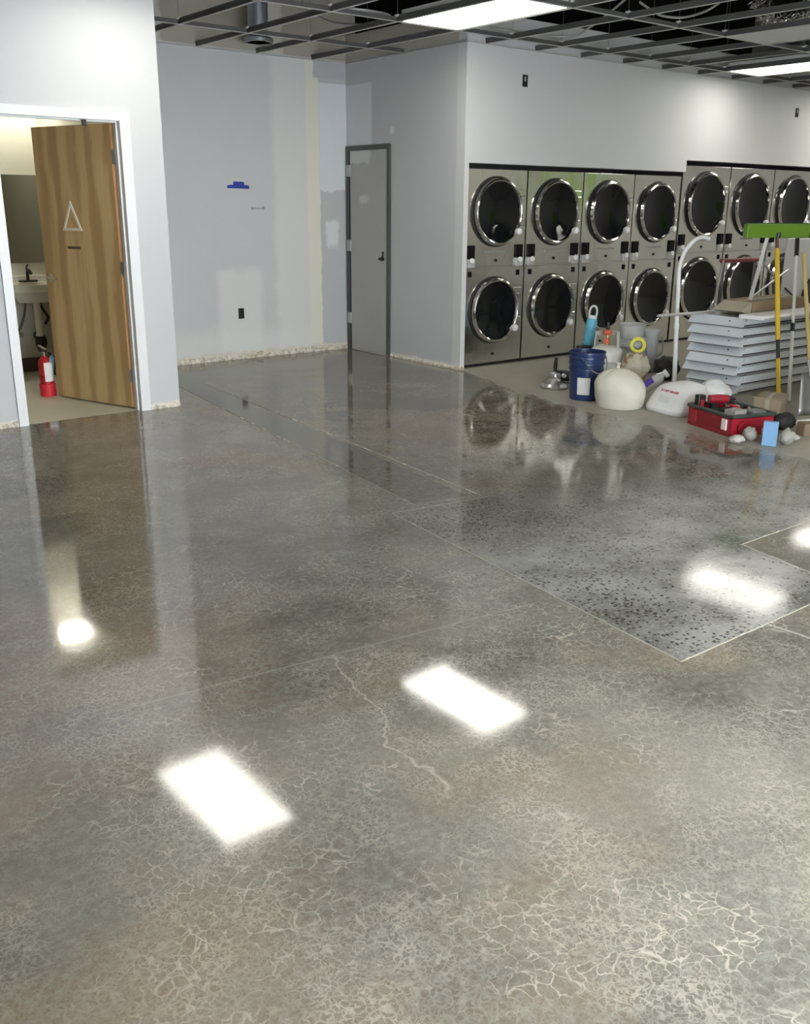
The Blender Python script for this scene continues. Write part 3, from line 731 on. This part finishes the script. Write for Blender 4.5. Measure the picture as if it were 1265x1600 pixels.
# ------------------------------------------------------------------ clutter by the dryers
# edge grinder
g = thing('edge_grinder', 'small silver and black floor edge grinder beside the blue bucket', 'grinder', (6.02, 5.52, 0), math.radians(-25))
M_alum = mat('cast_aluminium', (.55, .55, .53), .32, .9, nscale=25)
lathe('shroud', [(.115, .005), (.118, .02), (.105, .045), (.06, .065), (.05, .09), (0, .09)], M_alum, g, 24)
lathe('gear_head', [(.052, .085), (.056, .10), (.05, .125), (.03, .14), (0, .14)], M_alum, g, 20)
tube('motor_body', [(0, 0, .11), (.09, .01, .10), (.17, .02, .085), (.24, .03, .075)], [.045, .048, .045, .032], M_black, g, 14)
tube('side_handle', [(0, 0, .13), (.0, .0, .18), (.005, 0, .255)], [.014, .018, .015], M_black, g, 12)
lathe('spindle_lock', [(0, 0), (.02, 0), (.018, .02), (0, .022)], M_white, g, 12, Matrix.Translation((.06, -.045, .11)) @ Matrix.Rotation(PI / 2, 4, 'X'))
tube('power_cord', [(.24, .03, .075), (.29, .05, .04), (.25, .12, .012), (.14, .16, .010), (.02, .15, .010)], .007, M_black, g, 8, 6)
# blue bucket
M_blue = mat('navy_plastic', (.016, .035, .115), .35, var=.2)
b = thing('blue_bucket', 'navy blue plastic bucket with a white label', 'bucket', (5.87, 5.05, 0))
prof = [(0, .004), (.118, .0), (.122, .01), (.134, .235), (.140, .24), (.140, .25), (.134, .255), (.136, .28), (.143, .285), (.143, .295), (.137, .30), (.139, .325), (.147, .33), (.147, .345), (.141, .35), (.143, .368), (.148, .37), (.148, .38), (.138, .38), (.118, .02), (0, .018)]
lathe('shell', prof, M_blue, b, 32)
def arc_label(name, r0, r1, a0, a1, z0, z1, m, parent, N=8):
    bm = bmesh.new(); prev = None
    for i in range(N + 1):
        a = a0 + (a1 - a0) * i / N
        q = [bm.verts.new((r * math.cos(a), r * math.sin(a), z)) for r, z in ((r0, z0), (r0 + .002, z0), (r1 + .002, z1), (r1, z1))]
        if prev:
            for k in range(4): bm.faces.new((prev[k], q[k], q[(k + 1) % 4], prev[(k + 1) % 4]))
        else: bm.faces.new(q)
        prev = q
    bm.faces.new(prev)
    return from_bm(name, bm, m, parent)
arc_label('paper_label', .1245, .1315, math.radians(192), math.radians(237), .05, .185, mat('bucket_label_paper', (.74, .74, .70), .6), b)
tube('bail_handle', [(.10, -.11, .345), (.06, -.155, .26), (-.02, -.165, .22), (-.10, -.13, .26), (-.13, -.06, .345)], .004, M_steel, b, 6, 6)
# black bin with the bottle on it
bb = thing('black_pail', 'black pail standing behind the gas tank', 'pail', (6.86, 5.90, 0))
lathe('shell', [(0, .0), (.085, 0), (.098, .22), (.106, .225), (.106, .245), (0, .25)], M_black, bb, 24)
tube('bail_handle', [(.09, -.06, .235), (.03, -.13, .16), (-.08, -.09, .16), (-.108, .0, .235)], .004, M_steel, bb, 6, 6)
wb = thing('water_bottle', 'pale blue water bottle with a white loop cap on the black pail', 'bottle', (6.862, 5.90, .25), rot=(math.radians(3), math.radians(5), 0))
lathe('body', [(0, .002), (.046, .0), (.050, .01), (.050, .215), (.042, .24), (.034, .245), (0, .245)], mat('pale_blue_plastic', (.13, .46, .62), .3), wb, 24)
cp = lathe('cap', [(.036, .243), (.040, .25), (.038, .27), (0, .275)], mat('cap_white', (.70, .74, .76), .35), wb, 20)
tube('loop', [(-.026, .02, .262), (-.030, .02, .315), (-.014, .013, .352), (.014, -.006, .352), (.030, -.015, .315), (.026, -.015, .262)], .009, mat('cap_white', (.7, .74, .76)), cp, 10, 5)
# propane tank
M_tank = mat('tank_grey_paint', (.56, .56, .50), .45, var=.08)
pt = thing('gas_tank', 'grey-white propane gas tank with a red valve knob', 'gas tank', (6.68, 5.53, 0), math.radians(35))
lathe('foot_ring', [(.10, 0), (.105, 0), (.105, .04), (.10, .04)], M_tank, pt, 28)
lathe('vessel', [(0, .02), (.06, .025), (.11, .045), (.138, .08), (.143, .12), (.143, .17), (.146, .175), (.146, .185), (.143, .19), (.143, .235), (.138, .265), (.11, .295), (.06, .31), (0, .315)], M_tank, pt, 32)
bm = bmesh.new()
for a0, a1 in ((-2.15, 1.9),):
    prev = None; N = 22
    for i in range(N + 1):
        a = a0 + (a1 - a0) * i / N
        top = .425 if abs(math.sin(a * 1.0)) < 2 else .4
        lo = .29 if not (8 <= i <= 11 or 15 <= i <= 18) else .385
        q = [bm.verts.new((r * math.cos(a), r * math.sin(a), z)) for r, z in ((.108, lo), (.113, lo), (.106, top), (.101, top))]
        if prev:
            for k in range(4): bm.faces.new((prev[k], q[k], q[(k + 1) % 4], prev[(k + 1) % 4]))
        else: bm.faces.new(q)
        prev = q
    bm.faces.new(prev)
from_bm('collar', bm, M_tank, pt)
vv = lathe('valve', [(0, .31), (.022, .31), (.022, .35), (.014, .36), (.014, .40), (0, .40)], mat('brass', (.55, .38, .12), .3, .9), pt, 14)
lathe('valve_knob', [(0, .40), (.036, .40), (.042, .41), (.042, .425), (.034, .44), (0, .445)], mat('valve_orange_red', (.55, .10, .05), .45), vv, 14)
box('outlet_cap', -.085, -.015, -.02, .02, .33, .37, mat('valve_orange_red', (.5, .1, .05)), vv, bev=.006)
tag(lathe('hose_nipple', [(0, 0), (.016, 0), (.016, .03), (.010, .035), (.010, .06), (0, .06)], M_black, None, 12, loc=(6.68, 5.53, .444)), 'black hose nipple on top of the red valve knob', 'fitting')
# grey pail + clear tub + clear jug
M_gp2 = mat('pale_grey_plastic', (.40, .41, .40), .4)
gp = thing('grey_pail', 'pale grey plastic pail behind the canvas pouch', 'pail', (7.11, 5.60, 0))
lathe('shell', [(0, 0), (.118, 0), (.13, .26), (.14, .265), (.14, .285), (.132, .30), (.137, .325), (.13, .33), (0, .335)], M_gp2, gp, 28)
tube('bail_handle', [(.12, -.08, .28), (.05, -.15, .18), (-.07, -.13, .17), (-.14, -.01, .28)], .004, M_steel, gp, 6, 6)
n = NT('cloudy_plastic'); n.set(Base_Color=n.mix(n.noise(6, 3), (.52, .54, .53), (.68, .69, .67)), Roughness=.25, Alpha=.62); M_cloud = n.m
ct = thing('clear_tub', 'cloudy clear plastic tub with a wide rim on the grey pail', 'tub', (7.10, 5.60, .335))
lathe('tub_wall', [(0, 0), (.105, 0), (.122, .115), (.132, .118), (.132, .126), (.118, .126), (.10, .01), (0, .008)], M_cloud, ct, 28)
lathe('tub_contents', [(0, .009), (.098, .009), (.105, .05), (0, .055)], mat('grey_powder', (.33, .33, .31), .9), ct, 24)
cj = thing('clear_jug', 'cloudy clear measuring jug beside the grey pail', 'jug', (7.33, 5.56, 0))
lathe('jug_wall', [(0, 0), (.07, 0), (.078, .36), (.095, .385), (.095, .395), (.085, .39), (.068, .36), (.06, .01), (0, .01)], M_cloud, cj, 24)
tube('jug_handle', [(.074, -.02, .32), (.125, -.04, .31), (.13, -.04, .18), (.072, -.02, .14)], .010, M_cloud, cj, 8, 5)
# stained canvas pouch and yellow tape roll on it
n = NT('stained_canvas'); f = n.noise(9, 5, .7)
n.set(Base_Color=n.mix(n.step(f, .5, .62), n.mix(n.noise(3, 3), (.38, .36, .26), (.52, .49, .38)), (.20, .10, .045)), Roughness=.9); n.bump(n.noise(40, 4), .3, .004)
tag(blob('canvas_pouch', .25, .20, .275, n.m, sub=4, amp=.22, freq=2.2, seed=3, loc=(6.715, 5.24, 0), rot=(0, 0, math.radians(-50))), 'brown stained canvas pouch slumped between gas tank and pails', 'pouch')
tr_ = thing('tape_roll', 'bright yellow roll of tape on the canvas pouch', 'tape roll', (6.755, 5.25, .268), math.radians(40))
Rt = Matrix.Translation((0, 0, .066)) @ Matrix.Rotation(PI / 2, 4, 'Y') @ Matrix.Translation((0, 0, -.02))
lathe('tape_wind', [(.040, 0), (.066, 0), (.068, .004), (.068, .036), (.066, .04), (.040, .04), (.040, 0)], mat('yellow_tape', (.62, .56, .02), .4), tr_, 28, Rt, close=False)
lathe('cardboard_core', [(.034, .001), (.0402, .001), (.0402, .039), (.034, .039), (.034, .001)], mat('core_dark', (.09, .08, .02), .7), tr_, 24, Rt, close=False)
# black duffel behind
tag(blob('black_bag', .30, .22, .20, mat('black_nylon', (.014, .013, .012), .7, bump=.3), sub=4, amp=.2, freq=2.4, seed=9, loc=(7.17, 5.24, 0), rot=(0, 0, .4)), 'crumpled black nylon bag by the white bent pole', 'bag')
# white trash bag
n = NT('white_bin_liner'); n.set(Base_Color=n.mix(n.noise(4, 4), (.56, .54, .44), (.66, .64, .54)), Roughness=.42, Subsurface_Weight=.0); n.bump(n.noise(5, 3, .5, dist=1.2), .22, .02)
def bagfn(p):
    q = Vector([math.copysign(abs(v) ** .8, v) for v in p])
    u = max(0, q.z); k = 1 - .42 * u * u + (.06 if q.z < -.2 else 0)
    pk = max(0, 1 - ((q.x + .1) ** 2 + q.y ** 2) / .03) * (.10 if q.z > .6 else 0)
    return Vector((q.x * k, q.y * k, q.z + pk))
bm = bmesh.new(); NR, NS = 26, 48; rows = []
for i in range(NR + 1):
    u = i / NR
    zz = .30 * u
    rr = .86 + .16 * math.sin(min(1, u / .45) * PI / 2) if u < .45 else 1.02 * max(.03, 1 - ((u - .45) / .555) ** 2.3) ** .62
    row = []
    for k in range(NS):
        a_ = 2 * PI * k / NS
        fold = .035 * u * u * math.cos(9 * a_ + 3 * mnoise.noise(Vector((a_, u * 2, 1)))) + .06 * mnoise.noise(Vector((math.cos(a_) * 1.6, math.sin(a_) * 1.6, u * 2.2 + 4)))
        fold += .05 * (abs(mnoise.noise(Vector((math.cos(a_) * 3, math.sin(a_) * 3, u * 3)))) - .2)
        r_ = rr * (1 + fold * (1 if i else .3))
        row.append(bm.verts.new((r_ * .192 * math.cos(a_) - .03 * u * u, r_ * .165 * math.sin(a_), zz + .012 * u * mnoise.noise(Vector((a_ * 2, u, 0))))))
    rows.append(row)
for r0, r1 in zip(rows, rows[1:]):
    for k in range(NS): bm.faces.new((r0[k], r0[(k + 1) % NS], r1[(k + 1) % NS], r1[k]))
bm.faces.new(rows[0]); bm.faces.new(rows[-1])
wbg = tag(from_bm('trash_bag', bm, n.m, smooth=True, loc=(5.825, 4.66, 0), rot=(0, 0, -.75)), 'full cream-white trash bag slumped next to the blue bucket', 'bag')
lathe('knot', [(.012, 0), (.016, .012), (.010, .02), (.022, .04), (.014, .045), (0, .04)], n.m, wbg, 12, Matrix.Translation((-.03, 0, .296)))
# spray bottle leaning
sp = thing('spray_bottle', 'clear bottle with purple label leaning behind the printed sack', 'bottle', (6.27, 4.80, .06), rot=(0, math.radians(52), math.radians(-50)))
lathe('body', [(0, 0), (.042, 0), (.045, .008), (.045, .15), (.032, .185), (.016, .20), (.016, .215), (0, .215)], M_cloud, sp, 20)
arc_label('label', .0455, .0455, 1.7, 4.6, .045, .12, mat('purple_label', (.07, .035, .33), .5), sp)
hd = box('trigger_head', -.035, .03, -.014, .014, .21, .245, mat('grey_trigger', (.45, .45, .44), .4), sp, bev=.006)
prism('trigger', [(-.03, .212), (-.018, .212), (-.035, .16), (-.045, .165)], 'y', -.006, .006, M_white, hd)
# printed white sack
n = NT('printed_white_sack'); x, y, z = n.xyz()
c = n.mix(n.noise(5, 4), (.70, .70, .68), (.80, .80, .78))
txt = n.mul(n.box(z, .150, .165, .003), n.box(y, -.09, .10, .006), n.step(x, .02, -.02), n.step(n.noise(60, 2, vec=n.scale(n.P, (.2, 1, .3))), .42, .48))
c = n.mix(txt, c, (.42, .07, .10))
sq = n.mul(n.box(z, .080, .125, .008), n.box(y, -.05, .07, .006), n.step(x, .02, -.02))
c = n.mix(n.M('MULTIPLY', sq, .6), c, (.55, .58, .58))
n.set(Base_Color=c, Roughness=.45); n.bump(n.noise(6, 3, .6), .2, .015)
def sackfn(p):
    e = .42
    q = Vector([math.copysign(abs(v) ** e, v) for v in p])
    u = max(0, q.z * .5 + .5)
    return Vector((q.x * (1 - .52 * u) + .22 * q.z, q.y * (1 - .10 * u), q.z + .10 * math.cos(q.y * 3.0) * u - .12 * q.y * u))
tag(blob('printed_sack', .36, .42, .215, n.m, sub=5, amp=.05, freq=2.0, seed=2, fn=sackfn, loc=(6.06, 4.29, 0), rot=(0, 0, -.17)), 'white plastic sack with red print leaning by the red toolbox', 'sack')
tag(blob('white_bag', .20, .26, .22, n.m if False else mat('thin_white_plastic', (.72, .73, .72), .4, bump=.4), sub=4, amp=.14, freq=2.3, seed=11, fn=bagfn, loc=(6.37, 4.20, 0)), 'small round white plastic bag behind the red toolbox', 'bag')
# bent white pole
M_wp = mat('white_painted_tube', (.72, .73, .70), .35)
wp = thing('bent_pole', 'white bent-top tube pole standing against the panel stack', 'pole', (6.955, 4.985, 0))
lathe('foot_plate', [(0, 0), (.05, 0), (.05, .006), (.02, .012), (.02, .03), (0, .03)], M_wp, wp, 20)
tube('lower_tube', [(0, 0, .006), (-.045, 0, .52)], .020, M_wp, wp, 12)
tube('upper_tube', [(-.045, 0, .50), (-.075, 0, .90), (-.075, 0, 1.0), (-.05, -.02, 1.12), (.02, -.05, 1.21), (.09, -.08, 1.235), (.15, -.10, 1.22)], .0175, M_wp, wp, 12, 5)
lathe('joint_sleeve', [(.0, -.02), (.023, -.02), (.023, .02), (0, .02)], M_wp, wp, 14, Matrix.Translation((-.045, 0, .51)))
# stacked folded panels
M_pan = mat('pale_blue_white_enamel', (.58, .62, .64), .30, .0, var=.05, nscale=4)
M_pand = mat('panel_edge_grey', (.33, .34, .34), .4, .3)
NP = 8
ordn = ['lowest', 'second', 'third', 'fourth', 'fifth', 'sixth', 'seventh', 'topmost']
for i in range(NP):
    z0 = i * .0775; j = random.uniform(-.02, .03); k = random.uniform(-.03, .02); h = .0775
    x0 = 6.94 + j; L = 1.75 + k
    t = thing('folded_panel', 'white folded metal panel, %s of the stack%s' % (ordn[i], '' if i in (0, 7) else ' counted from the floor'), 'panel', (x0, 4.40 + k, z0), math.radians(random.uniform(-1.5, 1.5)), group='folded panels stacked by the dryers')
    D2 = .50
    prism('tray', [(-.0, .010), (.02, .006), (L, .006), (L, h - .004), (.085, h - .004), (.06, h - .001)], 'y', 0, D2, M_pan, t)
    prism('flange', [(.015, -.0), (L, -.0), (L, .008), (.03, .008)], 'y', .02, D2 - .02, M_pand, t)
    prism('side_lip', [(.07, h - .022), (L, h - .022), (L, h - .010), (.08, h - .010)], 'y', -.010, .004, M_pan, t)
    box('side_groove', .06, L, -.002, .002, .010, .020, M_gap, t)
    lathe('rivet', [(0, 0), (.008, 0), (.006, .003), (0, .004)], M_black, t, 10, Matrix.Translation((.034, .12, .047)) @ Matrix.Rotation(-math.radians(45), 4, 'Y'))
ZT = NP * .0775
tl = thing('long_panel', 'long bright white panel strip lying on top of the panel stack', 'panel', (6.98, 4.228, ZT))
box('strip', 0, 1.7, 0, .22, 0, .032, M_white, tl, bev=.004)
box('strip_lip', .01, 1.69, -.003, .004, .006, .012, M_pand, tl)
tag(tube('metal_rod', [(6.40, 4.80, ZT + .024), (7.16, 4.80, ZT + .012)], .012, mat('grey_rod', (.50, .50, .49), .4, .4), seg=12), 'grey metal rod sticking out over the panel stack end', 'rod')
# cardboard carton lying on the stack
n = NT('brown_cardboard'); n.set(Base_Color=n.mix(n.noise(3, 4), (.20, .145, .085), (.30, .22, .13)), Roughness=.8); n.bump(n.noise(50, 2, vec=n.scale(n.P, (1, 1, .1))), .1, .003); M_card = n.m
M_card2 = mat('pale_cardboard', (.42, .37, .28), .8)
cb = thing('cardboard_carton', 'long brown cardboard carton lying on the panel stack', 'box', (7.20, 4.46, ZT), math.radians(2))
box('carton_body', .0, .85, 0, .30, 0, .115, M_card, cb, bev=.004)
prism('end_flap', [(0, .01), (.0, .112), (-.14, .055), (-.15, .045)], 'y', .02, .28, M_card2, cb)
box('packing_tape', .0, .85, .12, .17, .1145, .1165, M_card2, cb)
# aluminium bracket frame on the carton
vf = thing('bracket_frame', 'bare aluminium angled bracket frame standing on the cardboard carton', 'bracket', (7.36, 4.60, ZT + .114))
def bar(name, p, q, wd, th, m, parent):
    p = Vector(p); q = Vector(q); d = q - p; L = d.length
    bm = bmesh.new(); bx(bm, -wd / 2, wd / 2, -th / 2, th / 2, 0, L, .003)
    mt = Matrix.Translation(p) @ d.to_track_quat('Z', 'Y').to_matrix().to_4x4()
    bmesh.ops.transform(bm, matrix=mt, verts=bm.verts)
    return from_bm(name, bm, m, parent)
M_al2 = mat('mill_aluminium', (.50, .51, .50), .35, .5)
bar('upright_bar', (0, 0, .0), (.15, 0, .50), .035, .012, M_al2, vf)
bar('brace_bar', (.0, .006, .01), (.55, .006, .23), .018, .012, M_al2, vf)
bar('brace_bar', (.05, .03, .01), (.50, .03, .19), .014, .010, M_al2, vf)
bar('cross_bar', (.10, .006, .33), (.36, .006, .155), .020, .010, M_al2, vf)
# red folding cart behind the stack
rc = thing('folding_cart', 'black folding cart frame with red handle behind the panel stack', 'cart', (7.70, 5.12, 0))
M_rh = mat('dark_red_paint', (.22, .012, .02), .4)
for xx in (0, .50): tube('leg', [(xx, 0, 0), (xx + .005, 0, 1.0)], .014, mat('cart_dark_steel', (.10, .10, .10), .4, .6), rc, 10)
tube('handle_bar', [(-.04, 0, 1.02), (.54, 0, 1.015)], .019, M_rh, rc, 12)
tube('cross_rail', [(0, 0, .55), (.50, 0, .55)], .010, M_steel, rc, 8)
tube('hook_tube', [(-.03, -.02, 1.03), (-.06, -.02, .9), (-.10, -.03, .75), (-.13, -.03, .62), (-.14, -.03, .4), (-.14, 0, 0)], .010, M_steel, rc, 8, 4)
# white washer panel leaning behind
wpn = thing('appliance_panel', 'white appliance door panel with black ring propped before the dryers', 'panel', (8.90, 5.22, 0), math.radians(-6))
box('sheet', 0, .70, 0, .03, 0, 1.19, mat('appliance_white', (.62, .62, .60), .35, var=.03), wpn, bev=.01)
lathe('ring', [(.20, 0), (.25, 0), (.25, .02), (.23, .03), (.20, .02)], M_black, wpn, 36, Matrix.Translation((.55, 0, .60)) @ Matrix.Rotation(PI / 2, 4, 'X'))
tube('strap', [(.02, -.012, .72), (.12, -.014, .66), (.22, -.014, .58), (.30, -.014, .50)], .008, M_black, wpn, 8, 4)
# push broom (head up)
yb_ = thing('push_broom', 'yellow handled floor squeegee with wide green head leaning on the stack', 'broom', (7.0, 4.02, 0))
M_yel = mat('yellow_fibreglass', (.70, .47, .02), .4, var=.06)
A = Vector((0, 0, 0)); B = Vector((.26, .35, 1.29))
P_ = lambda t: A.lerp(B, t)
tube('handle', [P_(0), P_(.255)], .0165, M_yel, yb_, 14)
tube('grip', [P_(.25), P_(.37)], .015, M_black, yb_, 14)
tube('handle', [P_(.365), P_(.90)], .0185, M_yel, yb_, 14)
tube('threaded_tip', [P_(.90), P_(.985)], .013, mat('brown_wood_tip', (.16, .06, .05), .6), yb_, 12)
gh = box('head', -.30, .30, -.028, .028, -.05, .055, mat('lime_green_plastic', (.115, .235, .012), .45, var=.08), yb_, bev=.006)
gh.location = B + Vector((0, 0, .005)); gh.rotation_euler = (0, 0, math.radians(-20))
so = lathe('socket', [(0, -.045), (.022, -.045), (.022, .0), (0, .0)], M_black, gh, 14, Matrix.Translation((0, -.02, -.01)))
box('rubber_blade', -.295, .295, -.004, .004, .05, .062, mat('dark_green_rubber', (.05, .10, .02), .6), gh)
# white pole
wh = thing('white_pole', 'white extension pole with black grip leaning beside the squeegee', 'pole', (7.115, 4.0, 0))
B2 = Vector((.515, .40, 1.23)); P2 = lambda t: B2 * t
tube('lower_tube', [P2(0.0), P2(.43)], .015, M_wp, wh, 12)
tube('lock_collar', [P2(.42), P2(.47)], .018, M_black, wh, 12)
tube('upper_tube', [P2(.46), P2(.90)], .0125, M_wp, wh, 12)
tube('grip', [P2(.89), P2(1.0)], .019, M_black, wh, 12)

# red toolbox
tb = thing('red_toolbox', 'open red toolbox with dark green tray', 'toolbox', (5.61, 3.545, 0), math.radians(-18))
M_tr = mat('toolbox_red', (.30, .012, .022), .35, var=.12)
M_tray = mat('dark_green_tray', (.035, .05, .042), .5)
TW, TL, TH = .36, .46, .125
bm = bmesh.new()
t_ = .012
bx(bm, 0, TW, 0, TL, 0, .012, .003)
for q in ((0, TW, 0, t_, .0, TH), (0, TW, TL - t_, TL, 0, TH), (0, t_, 0, TL, 0, TH), (TW - t_, TW, 0, TL, 0, TH)): bx(bm, *q, .004)
from_bm('shell', bm, M_tr, tb)
bm = bmesh.new()
for q in ((-.01, TW + .01, -.01, .012, TH, TH + .024), (-.01, TW + .01, TL - .012, TL + .01, TH, TH + .024), (-.01, .012, -.01, TL + .01, TH, TH + .024), (TW - .012, TW + .01, -.01, TL + .01, TH, TH + .024)): bx(bm, *q, .005)
from_bm('rim', bm, M_tray, tb)
box('tray', .012, TW - .012, .012, TL - .012, .075, .085, M_tray, tb)
for yy in (.15, .30): box('divider', .014, TW - .014, yy - .004, yy + .004, .085, .135, M_tray, tb)
for yy in (.035, .36):
    l = box('latch', -.010, .002, yy, yy + .05, .04, .115, mat('latch_ivory', (.75, .66, .60), .4) if yy < .1 else M_tr, tb, bev=.003)
box('side_recess', -.003, .002, .10, .34, .03, .105, mat('toolbox_dark_red', (.22, .01, .015), .4), tb, bev=.001)
lathe('corner_wheel', [(0, 0), (.045, 0), (.048, .006), (.048, .02), (0, .022)], M_tr, tb, 20, Matrix.Translation((.10, .0, .06)) @ Matrix.Rotation(PI / 2, 4, 'X'))
cs, sn = math.cos(math.radians(-18)), math.sin(math.radians(-18))
def tbp(x, y, z): return (5.61 + cs * x - sn * y, 3.545 + sn * x + cs * y, z)
# things lying in it
dl = thing('cordless_drill', 'red and black cordless drill lying in the toolbox', 'drill', tbp(.17, .36, .085), math.radians(-30))
tube('motor_body', [(-.07, 0, .10), (0, 0, .10), (.07, 0, .10)], [.03, .034, .028], M_tr, dl, 14)
tube('chuck', [(.07, 0, .10), (.10, 0, .10), (.125, 0, .10)], [.022, .020, .010], M_black, dl, 14)
prism('handle', [(-.05, .09), (-.005, .09), (-.015, .02), (-.06, .02)], 'y', -.018, .018, M_black, dl, bev=.004)
box('battery', -.08, .01, -.03, .03, .0, .03, M_tr, dl, bev=.005)
bt = thing('charger_block', 'grey charger block at the near end of the toolbox', 'charger', tbp(.10, .085, .085), math.radians(-8))
box('block', -.055, .055, -.05, .05, 0, .085, mat('warm_grey_plastic', (.30, .28, .26), .5), bt, bev=.006)
box('slot', -.035, .035, -.052, -.045, .04, .055, M_black, bt)
bp = thing('battery_pack', 'black battery pack standing at the sack end of the toolbox', 'battery', tbp(.05, .405, .085), math.radians(-18))
box('case', -.03, .03, -.025, .025, 0, .13, M_black, bp, bev=.006); box('clip', -.015, .015, -.03, -.024, .05, .10, M_tr, bp, bev=.003)
dr2 = thing('red_driver', 'red screwdriver handle lying across the toolbox middle', 'screwdriver', tbp(.20, .22, .15), math.radians(60))
tube('handle', [(-.06, 0, .0), (-.04, 0, .0), (.03, 0, 0), (.05, 0, 0)], [.014, .020, .018, .011], mat('bright_tool_red', (.45, .02, .05), .4), dr2, 12)
tube('shank', [(.05, 0, 0), (.16, 0, 0)], .005, M_steel, dr2, 8)
gb = thing('grey_tool_case', 'flat dark grey tool case lying in the toolbox', 'case', tbp(.26, .09, .085), math.radians(-18))
box('lid', -.06, .06, -.055, .05, .03, .07, mat('mid_grey_plastic', (.13, .14, .135), .45), gb, bev=.008); box('base', -.058, .058, -.053, .048, 0, .03, M_black, gb, bev=.004)
rl_ = thing('masking_tape_roll', 'cream masking tape roll on the tray by the cardboard box', 'tape roll', tbp(.30, .36, .085), 0)
lathe('tape_wind', [(.025, 0), (.05, 0), (.05, .045), (.025, .045), (.025, 0)], mat('masking_tape_cream', (.50, .44, .33), .6), rl_, 24, close=False)
lathe('core', [(.022, .0), (.0255, .0), (.0255, .044), (.022, .044), (.022, 0)], M_card, rl_, 20, close=False)
# small carton with open flap behind the toolbox
sb = thing('small_carton', 'small tan cardboard box between toolbox and poles', 'box', (6.45, 3.68, 0), math.radians(22))
M_tan = mat('tan_cardboard', (.34, .27, .185), .8)
box('carton_body', -.02, .30, 0, .19, 0, .135, M_tan, sb, bev=.003)
prism('flap', [(-.02, .134), (-.02, .139), (-.14, .165), (-.14, .160)], 'y', .0, .19, M_tan, sb)
box('carton_tape', -.0205, .3005, .08, .11, .03, .1365, mat('carton_tape_pale', (.44, .38, .28), .5), sb)
# shovel
sh = thing('scoop_shovel', 'grey scoop shovel with wooden shaft leaning at the poles', 'shovel', (6.62, 3.50, 0), math.radians(-35))
bm = bmesh.new(); rows = []
for i in range(7):
    v = i / 6; zz = .02 + v * .30; yy = .02 + v * .10; hw = .12 * (1 - .25 * v)
    rows.append([bm.verts.new((hw * u, yy + .03 * (u * u) * -1 + .03, zz)) for u in (-1, -.6, -.2, .2, .6, 1)])
for a, b2 in zip(rows, rows[1:]):
    for i in range(5): bm.faces.new((a[i], a[i + 1], b2[i + 1], b2[i]))
o = from_bm('blade', bm, mat('worn_grey_steel', (.26, .26, .25), .4, .6), sh, smooth=True); o.modifiers.new('s', 'SOLIDIFY').thickness = .004
tube('socket', [(0, .13, .28), (0, .20, .40)], [.022, .018], M_steel, sh, 12)
tube('shaft', [(0, .19, .38), (0, .52, 1.15)], .015, mat('ash_wood', (.42, .33, .12), .5), sh, 12)
# sticks on the floor
tag(tube('plastic_pipe', [(6.205, 3.515, .016), (6.30, 3.45, .03), (6.60, 3.21, .085)], .016, mat('white_pvc', (.68, .67, .62), .35), seg=12), 'white plastic pipe propped on the floor before the shovel', 'pipe')
tag(bar('wood_strip', (6.04, 3.52, .008), (5.985, 3.66, .145), .03, .012, mat('pale_wood', (.42, .36, .28), .7), None), 'short pale wood strip leaning on the toolbox rim', 'strip')
tag(blob('black_pouch', .17, .14, .12, mat('black_nylon', (.014, .013, .012)), sub=3, amp=.25, freq=2.5, seed=21, loc=(6.13, 3.46, 0)), 'small black nylon pouch next to the pale wood strip', 'pouch')
bl = thing('blue_carton', 'slim light blue carton standing in front of the toolbox', 'carton', (5.615, 3.255, 0), math.radians(30), rot=(0, math.radians(4), math.radians(28)))
box('carton_body', -.028, .028, -.045, .045, 0, .155, mat('light_blue_card', (.16, .32, .52), .5), bl, bev=.002)
box('carton_lid', -.027, .027, -.044, .044, .155, .158, mat('light_blue_card', (.16, .32, .52)), bl)
M_rag2 = mat('grey_rag', (.33, .32, .28), .85, var=.3, nscale=14, bump=.4); M_pap = mat('crumpled_paper', (.50, .49, .44), .7, var=.2, nscale=12, bump=.4)
for i, (xx, yy, a, b2, h, m, nm, lb, ct_) in enumerate([
    (5.515, 3.43, .12, .09, .05, M_pap, 'crumpled_paper', 'crumpled pale paper on the floor against the toolbox wheel', 'paper'),
    (5.645, 3.415, .10, .09, .09, M_rag2, 'shop_rag', 'balled grey rag between toolbox and blue carton', 'rag'),
    (5.755, 3.345, .09, .08, .11, M_pap, 'paper_cup', 'crushed cream paper cup behind the blue carton', 'cup'),
    (5.74, 3.21, .12, .09, .10, M_rag2, 'shop_rag', 'bundled grey rag beyond the blue carton', 'rag'),
    (5.88, 3.24, .08, .07, .045, M_pap, 'crumpled_paper', 'little white paper ball near the brown block', 'paper')]):
    tag(blob(nm, a, b2, h, m, sub=3, amp=.38, freq=2.4, seed=30 + i * 3, loc=(xx, yy, 0), rot=(0, 0, i * 1.1)), lb, ct_)
wk = thing('wood_block', 'brown wooden block on the floor under the white pipe', 'block', (6.12, 3.27, 0), math.radians(-30))
box('block', -.06, .06, -.05, .05, 0, .085, mat('brown_block_wood', (.20, .14, .09), .7), wk, bev=.004)
box('end_grain', -.0605, -.058, -.045, .045, .005, .08, mat('end_grain_wood', (.26, .19, .12), .8), wk)
# tall plywood-coloured carton just beyond the pipe
pc = thing('tall_carton', 'tall tan carton standing beyond the white pipe and shovel', 'box', (6.90, 3.25, 0), math.radians(12))
box('carton_body', -.22, .25, -.20, .20, 0, .98, mat('amber_cardboard', (.50, .33, .12), .7), pc, bev=.004)
box('carton_tape', -.222, .252, -.03, .03, .05, .982, mat('carton_tape_pale', (.44, .38, .28)), pc)
